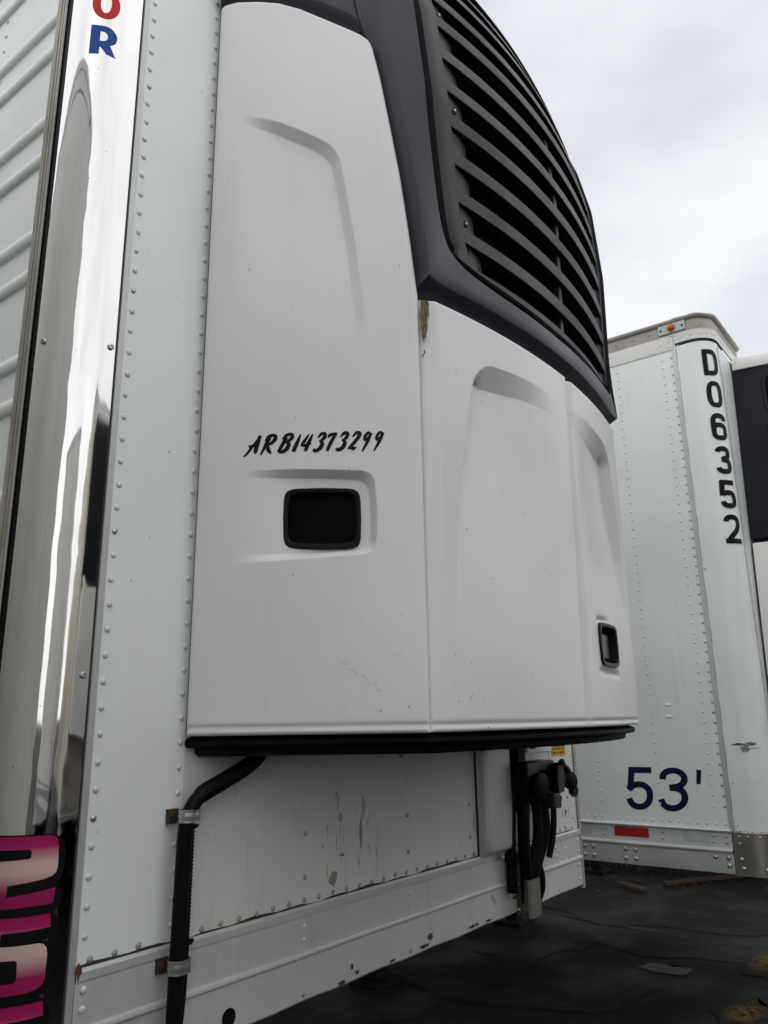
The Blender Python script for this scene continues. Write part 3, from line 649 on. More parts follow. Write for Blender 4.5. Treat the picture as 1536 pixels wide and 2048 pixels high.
for v in vs:
    r_ = []
    z = ZU0 + v * (ztop(us) - ZU0); s = us * smax(z); sm_ = smax(z)
    d = np.minimum(np.minimum(s, sm_ - s), np.minimum(z - ZU0, ztop(us) - z))
    h = h_side(s, z) + edge_roll(d, 0.011) + np.where(s < 0.06, -0.10 * (0.06 - s) ** 2 / 0.06, 0)
    lip = -0.004 * np.exp(-((z - ZU0 - 0.016) / 0.006) ** 2)      # pressed bead above the lower hem
    h = h + lip
    for a, b, c in zip(s, z, h): r_.append(side(a, b, c))
    rows.append(r_)
mb = MB().grid(rows)
def punch(mb, inside):
    V = np.array(mb.v); ins = inside(V); mb.f = [f for f in mb.f if not all(ins[i] for i in f)]
def se(x, y): return np.abs(x) ** 6 + np.abs(y) ** 6 < 1
def side_in(V):
    s = (V[:, 0] - 0.2) * SD[0] + (V[:, 1] + 0.03) * SD[1]
    return se((s - 0.2905) / 0.0840, (V[:, 2] - 2.132 + 0.03 * (s - 0.2905)) / 0.0665)
punch(mb, side_in)
def skirt(mb, rows, dirv):
    ring = rows[0] + [r[-1] for r in rows[1:]] + rows[-1][-2::-1] + [r[0] for r in rows[-2:0:-1]]
    mb.grid([ring, [np.array(p) + dirv for p in ring]], close_u=True)
skirt(mb, rows, np.array([-SN[0], -SN[1], 0]) * 0.022)
sdoor = mb.build('side_door', 'unit', U1, smooth=45)

# script number on the side door, drawn as brush strokes
GL = {'A': [([(-.10, -.20), (.06, .02), (.30, .52), (.50, .98)], [.05, .10, .09, .05]), ([(.49, 1.0), (.49, .55), (.50, .12), (.56, -.02)], [.13, .16, .15, .06]), ([(.02, .36), (.28, .42), (.56, .50)], [.12, .11, .06])],
      'R': [([(.36, .86), (.24, .42), (.08, -.14)], [.15, .14, .06]), ([(.12, .66), (.28, .92), (.62, .98), (.76, .80), (.58, .54), (.30, .44)], [.04, .13, .13, .15, .12, .06]), ([(.34, .46), (.50, .16), (.74, -.06)], [.09, .15, .07])],
      'B': [([(.34, .86), (.22, .42), (.10, .02)], [.15, .14, .12]), ([(.10, .74), (.30, .96), (.62, 1.0), (.70, .80), (.50, .60), (.32, .55)], [.04, .12, .13, .14, .10, .05]), ([(.36, .55), (.60, .48), (.58, .18), (.32, .0), (.04, .06)], [.06, .14, .16, .13, .08])],
      '1': [([(.30, 1.0), (.22, .55), (.10, -.02)], [.05, .14, .15])],
      '4': [([(.30, .98), (.14, .62), (.04, .36), (.30, .34), (.62, .42)], [.06, .12, .12, .10, .05]), ([(.54, .98), (.42, .45), (.36, -.02)], [.06, .15, .12])],
      '3': [([(.10, .76), (.28, .98), (.54, .94), (.50, .68), (.24, .54)], [.06, .13, .14, .13, .06]), ([(.26, .55), (.50, .42), (.44, .12), (.18, -.02), (-.02, .08)], [.06, .14, .15, .14, .11])],
      '7': [([(.06, .72), (.14, .90), (.58, .97)], [.05, .13, .10]), ([(.56, 1.0), (.34, .50), (.22, -.06)], [.08, .14, .12])],
      '2': [([(.10, .74), (.28, .98), (.52, .92), (.46, .62), (.20, .22), (.02, .0)], [.06, .13, .15, .14, .13, .08]), ([(.04, .02), (.22, .10), (.36, .0), (.54, .10)], [.08, .14, .13, .05])],
      '9': [([(.54, .86), (.36, .98), (.16, .78), (.18, .54), (.38, .58), (.54, .84)], [.07, .10, .12, .12, .09, .06]), ([(.58, .96), (.44, .44), (.16, -.20)], [.10, .13, .05])]}
sc_ = MB(); pen = 0.125; ch_h = 0.043
ST_ = [0.1090, 0.1484, 0.1890, 0.2253, 0.2460, 0.2720, 0.3045, 0.3255, 0.3535, 0.3860, 0.4130]
WD_ = [0.038, 0.035, 0.033, 0.017, 0.025, 0.028, 0.023, 0.027, 0.027, 0.021, 0.022]
for i, chx in enumerate("ARB14373299"):
    base = 2.2895 + 0.0015 * (i / 10); hh = ch_h * (1.0 - 0.010 * i)
    xs_all = [p[0] + 0.30 * p[1] for pts, _ in GL[chx] for p in pts]; lo, hi = min(xs_all), max(xs_all)
    for j, (pts, wd) in enumerate(GL[chx]):
        ribbon(sc_, [(ST_[i] + (p[0] + 0.30 * p[1] - lo) / (hi - lo) * WD_[i], base + p[1] * hh) for p in pts], [q_ * 0.064 for q_ in wd], lambda a, b, h: side(a, b, h), 0.0004 + 0.0003 * j, 0.0006 + 0.0003 * j)
sc_.build('script_number', 'ink', sdoor, fix=False)

# recessed latch: barrel-shaped black bezel, pocket and paddle
def latch(mapf, cx, cz, hw, hh, parent, barrel=0.10, depth=0.035, skew=0.0):
    def ring(k, h, n=48):
        out = []
        for i in range(n):
            a = 2 * math.pi * i / n; c, s_ = math.cos(a), math.sin(a)
            e = 0.22; x = math.copysign(abs(c) ** e, c); y = math.copysign(abs(s_) ** e, s_)
            ax = hw - (1 - k); ay = hh - (1 - k)
            X = x * ax * (1 + barrel * (1 - y * y) * 0.4); Y = y * ay * (1 + barrel * (1 - x * x) * 0.5)
            out.append(mapf(cx + X, cz + Y + skew * X, h))
        return out
    prof = [(1.0, -0.02), (1.0, 0.004), (0.9985, 0.0065), (0.992, 0.0068), (0.9885, 0.005), (0.9875, -0.004), (0.984, -depth)]
    mb = MB().grid([ring(k, h) for k, h in prof], close_u=True); mb.poly(ring(0.984, -depth))
    lt = mb.build('latch', 'gloss_black', parent, smooth=40)
    # paddle inside the pocket
    p = []
    for k, h in ((0.0, -depth + 0.001), (0.0, -depth + 0.016), (0.004, -depth + 0.018)):
        a, b = hw * 0.52 - k, hh * 0.62 - k; q = []
        for sx, sy in ((-1, -1), (1, -1), (1, 1), (-1, 1)): q.append(mapf(cx + 0.012 + sx * a * 0.9, cz - 0.002 + sy * b, h))
        p.append(q)
    MB().grid(p, close_u=True).poly(p[-1]).build('paddle', 'paddle', lt)
    return lt
def side_h(s, z, h): return side(s, z, h - 0.0195)
latch(side_h, 0.2905, 2.132, 0.0865, 0.0690, sdoor, skew=-0.03)

# the same door, mirrored, on the far flank
sdoor2 = bpy.data.objects.new('side_door', sdoor.data); link(sdoor2, U1); sdoor2.location = (2.2, 0, 0); sdoor2.scale = (-1, 1, 1)
for ch in list(sdoor.children):
    if ch.name.startswith('latch'):
        c = ch.copy(); COL.objects.link(c); c.parent = sdoor2
# two lower front doors
def h_door(X, z, right):
    u = X - 1.1
    if right: u = -u                      # mirrored pressing
    ct = np.interp(u, [-0.6, -0.42, -0.36, -0.20, -0.02], [2.50, 2.548, 2.566, 2.580, 2.575])
    cl = np.interp(z, [1.6, 1.9, 2.18, 2.50, 2.6], [-0.545, -0.535, -0.513, -0.442, -0.42])
    rr = 0.055; ax_, az_ = cl + rr - u, z - (ct - rr)            # rounded upper outer corner
    inq = (ax_ > 0) & (az_ > 0); hy = np.hypot(ax_, az_) + 1e-9
    wq = 0.018 + 0.038 * (az_ / hy) ** 2
    dep = np.where(inq, np.clip((rr - hy) / wq, 0, 1), np.minimum(np.clip((ct - z) / 0.056, 0, 1), np.clip((u - cl) / 0.018, 0, 1)))
    return -0.034 * dep * smooth(-0.015, -0.36, u) * smooth(1.80, 2.40, z)
def front_door(x0_, x1_, right):
    us = clustered(170, 1.0); vs = clustered(520, 0.5); rows = []
    for v in vs:
        z = ZU0 + 0.001 + v * (ZU1 - ZU0 - 0.001); tl = 0.055 * v; x0 = x0_ + (tl if right else 0); x1 = x1_ + (0 if right else tl); X = x0 + us * (x1 - x0); r_ = []
        d = np.minimum(np.minimum(X - x0, x1 - X), np.minimum(z - ZU0, ZU1 - z))
        h = h_door(X, z, right) + edge_roll(d, 0.010) - 0.004 * np.exp(-((z - ZU0 - 0.016) / 0.006) ** 2)
        if right:
            h = h - 0.013 * smooth(0.040, 0.006, X - x0) - 0.012 * smooth(0.035, 0.0, x1 - X)
            # little crescents above and below the latch
            rx = (X - 1.315) / 0.085
            h = h - 0.010 * np.exp(-((z - 1.958 - 0.004 * rx) / 0.009) ** 2) * np.clip(1 - rx * rx, 0, 1) ** 0.6 * smooth(0.9, -0.6, rx)
            h = h - 0.010 * np.exp(-((z - 1.807 + 0.004 * rx) / 0.009) ** 2) * np.clip(1 - (rx * 0.85) ** 2, 0, 1) ** 0.6
        else:
            h = h - 0.018 * smooth(0.036, 0.0, X - x0)
        for a, c in zip(X, h): r_.append(door(a, z, c))
        rows.append(r_)
    mb = MB().grid(rows)
    if right: punch(mb, lambda V: se((V[:, 0] - 1.315) / 0.0775, (V[:, 2] - 1.886) / 0.0575))
    skirt(mb, rows, np.array([0, 0.022, 0]))
    return mb.build('front_door', 'unit', U1, smooth=45)
fd1 = front_door(0.503, 1.0955, False); fd2 = front_door(1.1035, 1.703, True)
latch(lambda a, b, h: door(a, b, h), 1.315, 1.886, 0.080, 0.060, fd2, barrel=0.12, depth=0.03)

# paint chips and the long scrape on the doors
chp = MB(); rg_ = np.random.default_rng(77)
for i in range(46):
    s, z = rg_.uniform(0.03, 0.50), rg_.uniform(1.70, 3.35); z = z if rg_.random() < 0.6 else rg_.uniform(1.70, 2.0)
    if 0.18 < s < 0.44 and 2.02 < z < 2.35: continue
    l_, a = rg_.uniform(0.0012, 0.0055), rg_.normal() * 0.5 + 1.4; w_ = rg_.uniform(0.0005, 0.0012); hz = float(h_side(np.array(s), np.array(z))) + 0.0005
    dx, dz = math.cos(a) * l_, math.sin(a) * l_
    chp.poly([side(s - dx, z - dz, hz), side(s - dz * 0.2 + w_, z + dx * 0.2, hz), side(s + dx, z + dz, hz), side(s - w_, z - w_ * 0.3, hz)])
for i in range(16):
    t = i / 15; s = 0.335 + 0.088 * t + rg_.normal() * 0.003; z = 1.812 - 0.066 * t + rg_.normal() * 0.003; l_ = rg_.uniform(0.002, 0.006)
    chp.poly([side(s - l_, z + l_ * 0.75, 0.0005), side(s, z + 0.0006, 0.0005), side(s + l_, z - l_ * 0.75, 0.0005), side(s, z - 0.0004, 0.0005)])
chp.build('paint_chips', 'stain', sdoor, fix=False)
for dr, xa, xb in ((fd1, 0.55, 1.07), (fd2, 1.18, 1.66)):
    chp = MB()
    for i in range(26):
        X, z = rg_.uniform(xa, xb), rg_.uniform(1.70, 2.60); z = z if i % 3 else rg_.uniform(1.665, 1.75)
        if dr is fd2 and 1.2 < X < 1.43 and 1.79 < z < 1.98: continue
        l_, a = rg_.uniform(0.0012, 0.0055), rg_.normal() * 0.5 + 1.5; w_ = rg_.uniform(0.0006, 0.0014)
        hz = float(h_door(np.array(X), np.array(z), dr is fd2)) + 0.0006
        dx, dz = math.cos(a) * l_, math.sin(a) * l_
        chp.poly([door(X - dx, z - dz, hz), door(X + w_, z, hz), door(X + dx, z + dz, hz), door(X - w_, z, hz)])
    chp.build('paint_chips', 'scuff', dr, fix=False)
# yellowed sealant foam in the gap beside the front door
fm = MB()
for i, (dx, z0, ln, r_) in enumerate([(-0.002, 2.668, 0.075, 0.0035), (0.003, 2.668, 0.10, 0.003), (0.008, 2.668, 0.085, 0.0028), (0.006, 2.62, 0.05, 0.002), (0.0, 2.61, 0.05, 0.002), (0.012, 2.668, 0.04, 0.0025)]):
    P = [door(0.499 + dx + 0.0014 * math.sin(k * 1.3 + i), z0 - ln * k / 8, -0.011 + 0.5 * max(dx, 0) + 0.001 * math.sin(k * 2 + i)) for k in range(9)]
    fm.tube(P, [r_ * (1 + 0.3 * math.sin(k * 1.9 + i)) * (0.5 if k == 8 else 1) for k in range(9)], 7)
fm.build('sealant_drip', 'foam', U1, smooth=60)
P = [door(0.497 + 0.0022 * math.sin(k), 2.535 - 0.003 * k, -0.008 + 0.002 * math.sin(k * 0.9)) for k in range(7)]
MB().tube(P, 0.0013, 6).build('loose_tie', 'black', U1)

# grille surround: outer foot A, lip B, sharp edge C, inner bevel D, from bottom centre round to top centre
keys = []
def fr(x, z, off): return front(x, z, off)
for X in (1.1, 1.0, 0.9, 0.8, 0.72, 0.64, 0.58):
    xc = float(np.interp(X, [0.58, 0.64, 0.72, 0.8, 1.1], [0.632, 0.680, 0.745, 0.812, 1.1]))
    zc = float(np.interp(xc, [0.62, 0.67, 0.74, 0.81, 0.9, 1.1], [2.812, 2.798, 2.789, 2.785, 2.782, 2.778]))
    keys.append((front(X, 2.668, 0.066), front(X, 2.722, 0.0), (xc, zc, 0.0), (0.0, 0.6)))
cs = [((0.523, 2.690), (0.590, 2.832), (0.75, 0.65)), ((0.519, 2.735), (0.566, 2.872), (0.95, 0.3)), ((0.507, 2.85), (0.548, 2.945), (1, 0)), ((0.488, 3.02), (0.527, 3.10), (1, 0)),
      ((0.465, 3.176), (0.511, 3.25), (1, 0)), ((0.441, 3.332), (0.503, 3.41), (1, 0)), ((0.421, 3.432), (0.497, 3.56), (1, 0)), ((0.40, 3.56), (0.494, 3.68), (1, 0)), ((0.385, 3.72), (0.500, 3.79), (0.9, -0.4)), ((0.37, 3.90), (0.535, 3.87), (0.5, -0.8))]
for (s, z), (xc, zc), dv in cs:
    a = side(s - 0.004, z, -0.024)
    off = 0.034 if z > 2.7 else 0.030
    b = side(s + off, z + (0.012 if z > 2.7 else 0.032), 0.003)
    if z > 3.5: a, b = side(s - 0.02, z, -0.0012), side(s + 0.040, z + 0.03, 0.001)
    keys.append((a, b, (xc, zc, 0.0), dv))
for X in (0.62, 0.75, 0.9, 1.1):
    zt_ = float(np.interp(X, [0.62, 0.75, 0.9, 1.1], [3.985, 4.02, 4.045, 4.055])); zc = zt_ - 0.06
    b = front(X, zt_, 0.0); a = np.array([X, b[1] + 0.16, zt_ + 0.05])
    keys.append((a, b, (X, zc, 0.0), (0.0, -1.0)))
hA = catmull([k[0] for k in keys], 5); hB = catmull([k[1] for k in keys], 5)
hC = catmull([(k[2][0], k[2][1], 0) for k in keys], 5); hV = catmull([(k[3][0], k[3][1], 0) for k in keys], 5)
# the right side of the opening runs further out than the left
def xr(x): return 2.2 - x if x > 1.0 else 2.2 - float(np.interp(x, [0.49, 0.60, 0.66, 0.74, 0.82, 1.0], [0.484, 0.500, 0.560, 0.665, 0.78, 1.0]))
def ring_at(t, off, right):
    out = []
    for c, v in zip(hC, hV):
        x, z = c[0] + v[0] * t * (0.5 if right else 1), c[1] + v[1] * t
        out.append(front(xr(x) if right else x, z, off))
    return out
def both(t, off): return ring_at(t, off, True)[::-1] + ring_at(t, off, False)[1:]
A_ = [mir(p) for p in hA[::-1]] + hA[1:]; B_ = [mir(p) for p in hB[::-1]] + hB[1:]
C_ = both(0, 0.0)
AB = [(a * 0.45 + b * 0.55) + np.array([0, 0.006, 0]) for a, b in zip(A_, B_)]
B1 = [b * 0.93 + c * 0.07 + np.array([0, -0.0022, 0]) for b, c in zip(B_, C_)]
gf = MB().grid([A_, AB, B_, B1, [b * 0.5 + c * 0.5 + np.array([0, -0.002, 0]) for b, c in zip(B_, C_)], C_])
gf.grid([C_, both(0.003, 0.006), both(0.005, 0.055), both(0.046, 0.055)])
frame = gf.build('grille_surround', 'frame', U1, smooth=60, fix=False)
# dark shoulder above the side doors and the top cover
for fl in (False, True):
    rows = []
    for dz, hh in ((-0.012, -0.030), (0.004, -0.026), (0.020, -0.014), (0.034, -0.002), (0.042, -0.0015), (0.10, -0.002), (0.2, -0.003), (0.33, -0.006), (0.40, -0.02)):
        r_ = []
        for u in np.linspace(0, 1, 24):
            zz0 = float(ztop(min(u, 0.985))); sh = dz * (0.75 if u > 0.9 else 0.35 * u)
            r_.append(side(u * 0.425 + (sh if dz < 0.05 else 0.01), zz0 + dz, hh - 0.016 * float(smooth(0.80, 0.95, u)) * (1 if dz > 0.01 else 0)))
        rows.append([mir(p) for p in r_] if fl else r_)
    MB().grid(rows).build('shoulder_cover', 'frame', U1, smooth=40)
tp = [(0.22, -0.01, 4.07), (0.28, -0.12, 4.06), (0.42, -0.30, 4.0)] + [tuple(front(x, z, 0.05)) for x, z in ((0.62, 4.0), (0.8, 4.06), (1.1, 4.085), (1.4, 4.06), (1.58, 4.0))] + [(1.78, -0.30, 4.0), (1.92, -0.12, 4.06), (1.98, -0.01, 4.07)]
MB().grid([tp, [(p[0], min(p[1] + 0.1, 0), 4.10) for p in tp]]).poly([(p[0], min(p[1] + 0.1, 0), 4.10) for p in tp]).build('top_cover', 'frame', U1, smooth=40)

# grille plate (margins with sunk slot ends) and slats
GO = 0.012
def xs_(z): return float(np.interp(z, [2.80, 2.895, 3.003, 3.117, 3.225, 3.338, 3.454, 3.566, 3.7, 3.95], [0.70, 0.657, 0.636, 0.626, 0.614, 0.605, 0.600, 0.596, 0.594, 0.62]))
ZT0, PIT, SLH = 2.896, 0.1122, 0.072
gp = MB()
XRE = 1.672
def slot_end(z, right): return XRE - 0.02 * max(0, (z - 3.5) / 0.4) if right else xs_(z)
for right in (False, True):
    E0, E1 = ring_at(0.044, 0.055, right), ring_at(0.0475, GO + 0.006, right); E2 = ring_at(0.056, GO, right)
    rows = [E0, E1, E2, [], []]
    for p in E2:
        z = min(max(p[2], 2.832), 3.905); xi = slot_end(z, right)
        xi = min(p[0], xi) if right else max(p[0], xi)
        for k, t in ((3, 0.5), (4, 1.0)): rows[k].append(front(p[0] + (xi - p[0]) * t, p[2] + (z - p[2]) * t, GO))
    gp.grid(rows)
    sg = -1 if right else 1
    for i in range(10):                 # ramps at the slot ends
        zt_ = ZT0 + PIT * i; zb_ = zt_ - SLH; xe = slot_end((zt_ + zb_) / 2, right)
        pts = []
        for dx, dd in ((0.0, 0.0), (0.004, 0.008), (0.05, 0.016), (0.085, 0.026), (0.115, 0.050), (0.15, 0.098)):
            pts.append([front(xe + sg * dx * (0.5 if right else 1), z, GO + dd) for z in (zb_ - 0.003, (zb_ + zt_) / 2, zt_ + 0.003)])
        gp.grid(pts)
plate = gp.build('grille_plate', 'grille', U1, smooth=35)
for i in range(9):
    z0 = ZT0 + PIT * i; z1 = z0 + PIT - SLH; xa = xs_((z0 + z1) / 2) - 0.006
    X = np.linspace(xa, slot_end((z0 + z1) / 2, True) + 0.004, 44); mb = MB()
    prof = [(z1 - 0.004, GO + 0.055), (z1, GO + 0.003), (z1 - 0.0015, GO + 0.0012), ((z0 + z1) / 2, GO + 0.0006), (z0 + 0.0015, GO + 0.0012), (z0, GO + 0.003), (z0 + 0.002, GO + 0.055)]
    rows = [[front(x, z, o) for x in X] for z, o in prof]
    mb.grid(rows, close_v=True); mb.build('slat', 'grille', U1, smooth=28)
for xp in (1.20,):
    rows = []
    for z in np.linspace(2.80, 3.93, 24):
        rows.append([front(xp - 0.011, z, GO + 0.085), front(xp - 0.011, z, GO + 0.016), front(xp + 0.011, z, GO + 0.016), front(xp + 0.011, z, GO + 0.085)])
    MB().grid(rows).build('grille_post', 'grille', U1)
for sl in (1, 4, 7):
    z = ZT0 + PIT * sl - 0.043; x = xs_(z) + 0.034; v_ = front(x, z, GO + 0.0125)
    nrm = Vector((-0.35, -0.93, 0)); sc1 = rivet(v_, nrm, plate, 0.0042, 0.005, 'rivet_metal', 'screw', 'screw')
    MB().lathe([(0.0095, -0.004), (0.0095, 0.002), (0.005, 0.0026)], v_, nrm, 12).build('washer', 'gloss_black', plate, smooth=40)
# black tray under the doors
def plan(off, yadd=0.0):
    yc = -(0.553 - off - 0.217 * 0.36)
    pts = [(0.205 + off * 1.1, -0.004)] + [(0.487 + off * 0.9, yc)]
    pts = [(0.205 + off, -0.004), (0.24 + off, -0.09)] + [(1.1 + u, -(0.553 - off - 0.217 * u * u)) for u in np.linspace(-0.602 + off, 0.602 - off, 24)] + [(1.96 - off, -0.09), (1.995 - off, -0.004)]
    return pts
tray = MB()
lv = [(0.040, 1.658), (0.024, 1.653), (0.018, 1.649), (0.018, 1.640), (0.024, 1.634), (0.040, 1.633), (0.046, 1.630), (0.048, 1.620), (0.056, 1.6145), (0.15, 1.6135)]
rows = [[(x, y, z) for x, y in plan(o)] for o, z in lv]
tray.grid(rows).poly(rows[-1]).build('bottom_tray', 'black', U1, smooth=35)
# ------------------------------------------------------------------ pipes and fittings below the near unit
hp = catmull([(0.415, -0.080, 1.665), (0.396, -0.068, 1.628), (0.362, -0.060, 1.594), (0.290, -0.055, 1.562), (0.229, -0.052, 1.535), (0.2035, -0.048, 1.490), (0.2000, -0.046, 1.40), (0.1975, -0.046, 1.26), (0.1955, -0.046, 1.13), (0.194, -0.046, 0.985)], 6)
hose = MB().tube(hp, [0.0185 if p[2] > 1.54 else 0.0155 for p in hp], 14).build('drain_hose', 'black', T1, smooth=60)
zc = np.linspace(1.476, 1.262, 122)
MB().tube([(0.2150 - 0.002 * (1.476 - z) / 0.2, -0.044, z) for z in zc], 0.0112, 12, ribs=0.86).build('corrugated_conduit', 'black', T1, smooth=20)
MB().tube([(0.2130, -0.044, 1.262), (0.2120, -0.044, 1.20), (0.2110, -0.044, 1.165), (0.2100, -0.044, 1.11)], [0.011, 0.011, 0.011, 0.0075], 12).build('conduit_end', 'black', T1, smooth=50)
for z, xo in ((1.500, 0.2055), (1.222, 0.1975)):
    c = MB(); ring = []
    for zz, rr in ((-0.013, 0.0), (-0.012, 0.0015), (-0.004, 0.0008), (0.0, 0.002), (0.004, 0.0008), (0.012, 0.0015), (0.013, 0.0)):
        r_ = []
        for k in range(25):
            a = 2 * math.pi * k / 24; x = math.cos(a) * (0.0175 + rr) + (0.010 if math.cos(a) > 0 else 0); r_.append((xo + x, -0.046 + math.sin(a) * (0.0175 + rr), z + zz))
        ring.append(r_)
    c.grid(ring).build('hose_clamp', 'galv', T1, smooth=35)
    cl = MB().box(xo - 0.022, xo + 0.004, -0.014, -0.003, z - 0.016, z + 0.013, 0.0015).build('clamp_tab', 'seal_shade', T1)
    rivet((xo - 0.015, -0.014, z + 0.002), (0, -1, 0), cl, 0.005, 0.004, 'rust', 'screw', 'bolt')
for z in (1.479, 1.262):
    MB().lathe([(0.0165, -0.003), (0.0165, 0.003)], (0.2145, -0.044, z), (0, 0, 1), 14).box(0.2255, 0.236, -0.047, -0.041, z - 0.003, z + 0.003).build('cable_tie', 'black', T1, smooth=30)
MB().tube([(0.622, -0.30, 1.622), (0.617, -0.3, 1.607), (0.611, -0.3, 1.603), (0.605, -0.3, 1.607), (0.601, -0.3, 1.622)], 0.0013, 6).build('wire_loop', 'black', T1)
# document box
dbx = MB().box(1.432, 1.630, -0.012, -0.0005, 1.246, 1.612, 0.004).build('document_box', 'alu', T1, smooth=30)
lid = MB(); rows = []
for ins, h in ((0.010, 0.010), (0.012, 0.026), (0.018, 0.034), (0.026, 0.036), (0.030, 0.0362)):
    r_ = []
    for i in range(40):
        a = 2 * math.pi * i / 40; e = 0.16; cx, cz = math.copysign(abs(math.cos(a)) ** e, math.cos(a)), math.copysign(abs(math.sin(a)) ** e, math.sin(a))
        r_.append((1.531 + cx * (0.099 - ins), -h, 1.429 + cz * (0.183 - ins)))
    rows.append(r_)
lid.grid(rows, close_u=True).poly(rows[-1]).build('box_lid', 'alu', dbx, smooth=20)
MB().box(1.426, 1.636, -0.0035, -0.0003, 1.240, 1.618).build('box_shadow_strip', 'seal_shade', dbx)  # dark strip round the box base, standing in for its shadow outline
MB().box(1.530, 1.537, -0.030, -0.012, 1.232, 1.250, 0.002).tube([(1.537, -0.024, 1.238), (1.549, -0.026, 1.238), (1.556, -0.022, 1.240)], 0.004, 8).build('box_hasp', 'galv', dbx, smooth=30)
# cable with moulded plug hanging beside the box
MB().tube(catmull([(1.655, -0.035, 1.60), (1.640, -0.032, 1.50), (1.622, -0.03, 1.40), (1.606, -0.03, 1.30), (1.600, -0.03, 1.235)], 5), 0.013, 10).build('power_cable', 'black', T1, smooth=60)
MB().lathe([(0.013, 0.0), (0.022, 0.006), (0.023, 0.035), (0.019, 0.040), (0.0195, 0.06), (0.0175, 0.125), (0.014, 0.130), (0, 0.130)], (1.599, -0.030, 1.252), (-0.07, 0, -1), 14).build('cable_plug', 'black', T1, smooth=40)
MB().box(1.640, 1.700, -0.05, -0.001, 1.500, 1.60, 0.004).build('cable_channel', 'black', T1)
# connection box with socket, coupling and hoses
nbx = MB().box(1.630, 1.850, -0.090, -0.001, 1.402, 1.535, 0.010).build('connection_box', 'gloss_black', T1, smooth=35)
MB().lathe([(0.030, -0.045), (0.040, -0.02), (0.045, 0.0), (0.045, 0.012), (0.038, 0.016), (0, 0.016)], (1.690, -0.100, 1.455), (-0.15, -1, -0.05), 18).build('socket', 'black', nbx, smooth=40)
MB().lathe([(0.040, -0.05), (0.042, 0.0), (0.046, 0.006), (0.046, 0.016), (0.040, 0.02), (0, 0.02)], (1.802, -0.108, 1.470), (-0.2, -1, -0.1), 18).build('socket', 'black', nbx, smooth=40)
MB().prism([(1.772, 1.425), (1.815, 1.43), (1.823, 1.49), (1.812, 1.518), (1.778, 1.518), (1.768, 1.48)], 1, -0.136, -0.128).build('socket_flap', 'frame', nbx)
MB().box(1.775, 1.832, -0.115, -0.06, 1.372, 1.420, 0.006).build('hose_bracket', 'frame', nbx)
gh = MB().tube(catmull([(1.83, -0.07, 1.500), (1.855, -0.10, 1.512), (1.877, -0.118, 1.50), (1.888, -0.124, 1.472)], 5), 0.015, 12).build('air_coupling', 'gloss_black', nbx, smooth=50)
MB().lathe([(0.016, -0.02), (0.030, -0.012), (0.032, 0.004), (0.026, 0.010), (0.016, 0.012), (0, 0.012)], (1.884, -0.130, 1.462), (-0.3, -0.9, 0.1), 18).build('coupling_face', 'black', gh, smooth=40)
MB().prism([(1.880, 1.452), (1.900, 1.462), (1.936, 1.424), (1.912, 1.402), (1.888, 1.415)], 1, -0.136, -0.118).build('coupling_tab', 'gloss_black', gh)
MB().prism([(1.838, 1.530), (1.856, 1.538), (1.888, 1.502), (1.884, 1.482), (1.862, 1.495)], 1, -0.122, -0.108).build('coupling_lever', 'gloss_black', gh)
for pts, r_ in (([(1.665, -0.055, 1.415), (1.648, -0.055, 1.35), (1.65, -0.050, 1.26), (1.668, -0.042, 1.17), (1.68, -0.036, 1.08)], 0.021),
                ([(1.775, -0.06, 1.415), (1.785, -0.065, 1.34), (1.778, -0.060, 1.27), (1.735, -0.048, 1.19), (1.700, -0.040, 1.10)], 0.020),
                ([(1.735, -0.058, 1.415), (1.742, -0.06, 1.34), (1.738, -0.056, 1.27), (1.712, -0.044, 1.19), (1.690, -0.038, 1.10)], 0.018),
                ([(1.635, -0.045, 1.415), (1.652, -0.045, 1.35), (1.672, -0.043, 1.28), (1.685, -0.04, 1.19), (1.685, -0.036, 1.10)], 0.013),
                ([(1.850, -0.07, 1.39), (1.838, -0.075, 1.33), (1.815, -0.075, 1.26), (1.79, -0.07, 1.21)], 0.011),
                ([(1.715, -0.045, 1.22), (1.752, -0.050, 1.175), (1.768, -0.045, 1.12), (1.758, -0.035, 1.08), (1.725, -0.025, 1.05)], 0.015)):
    MB().tube(catmull(pts, 6), r_, 12).build('air_hose', 'black', T1, smooth=60)
# metal hose guard at the rail
hg = MB(); gpf = [(1.655, -0.0085), (1.672, -0.0105), (1.678, -0.012), (1.632, -0.066), (1.640, -0.072), (1.708, -0.072), (1.715, -0.066), (1.722, -0.012), (1.735, -0.009)]
hg.grid([[(x, y, z) for x, y in gpf] for z in (1.040, 1.158)]); hg.grid([[(x, y + 0.002, z) for x, y in gpf] for z in (1.040, 1.158)])
hgo = hg.build('hose_guard', 'steel', T1, smooth=30, fix=False)
for z in (1.058, 1.138): rivet((1.664, -0.0110, z), (0, -1, 0), hgo, 0.006, 0.004, 'rivet')
# identification plate and yellow label
pl = MB().box(1.80, 2.00, -0.0055, -0.0025, 1.560, 1.62).build('identification_plate', 'sheet', T1)
for z in (1.572, 1.585, 1.60): MB().box(1.82, 1.87, -0.0064, -0.0056, z, z + 0.006).build('printed_line', 'scuff', pl)
yl = MB().box(2.006, 2.128, -0.0045, -0.002, 1.540, 1.60).build('warning_label', 'yellow', T1)
for k, (z, h) in enumerate(((1.546, 0.010), (1.562, 0.006), (1.572, 0.006), (1.582, 0.006))):
    for j in range(9):
        x0 = 2.014 + j * 0.0118; MB().box(x0, x0 + 0.004 + 0.006 * RNG.random(), -0.0051, -0.0046, z, z + h * (0.6 + 0.4 * RNG.random())).build('printed_mark', 'ink', yl)

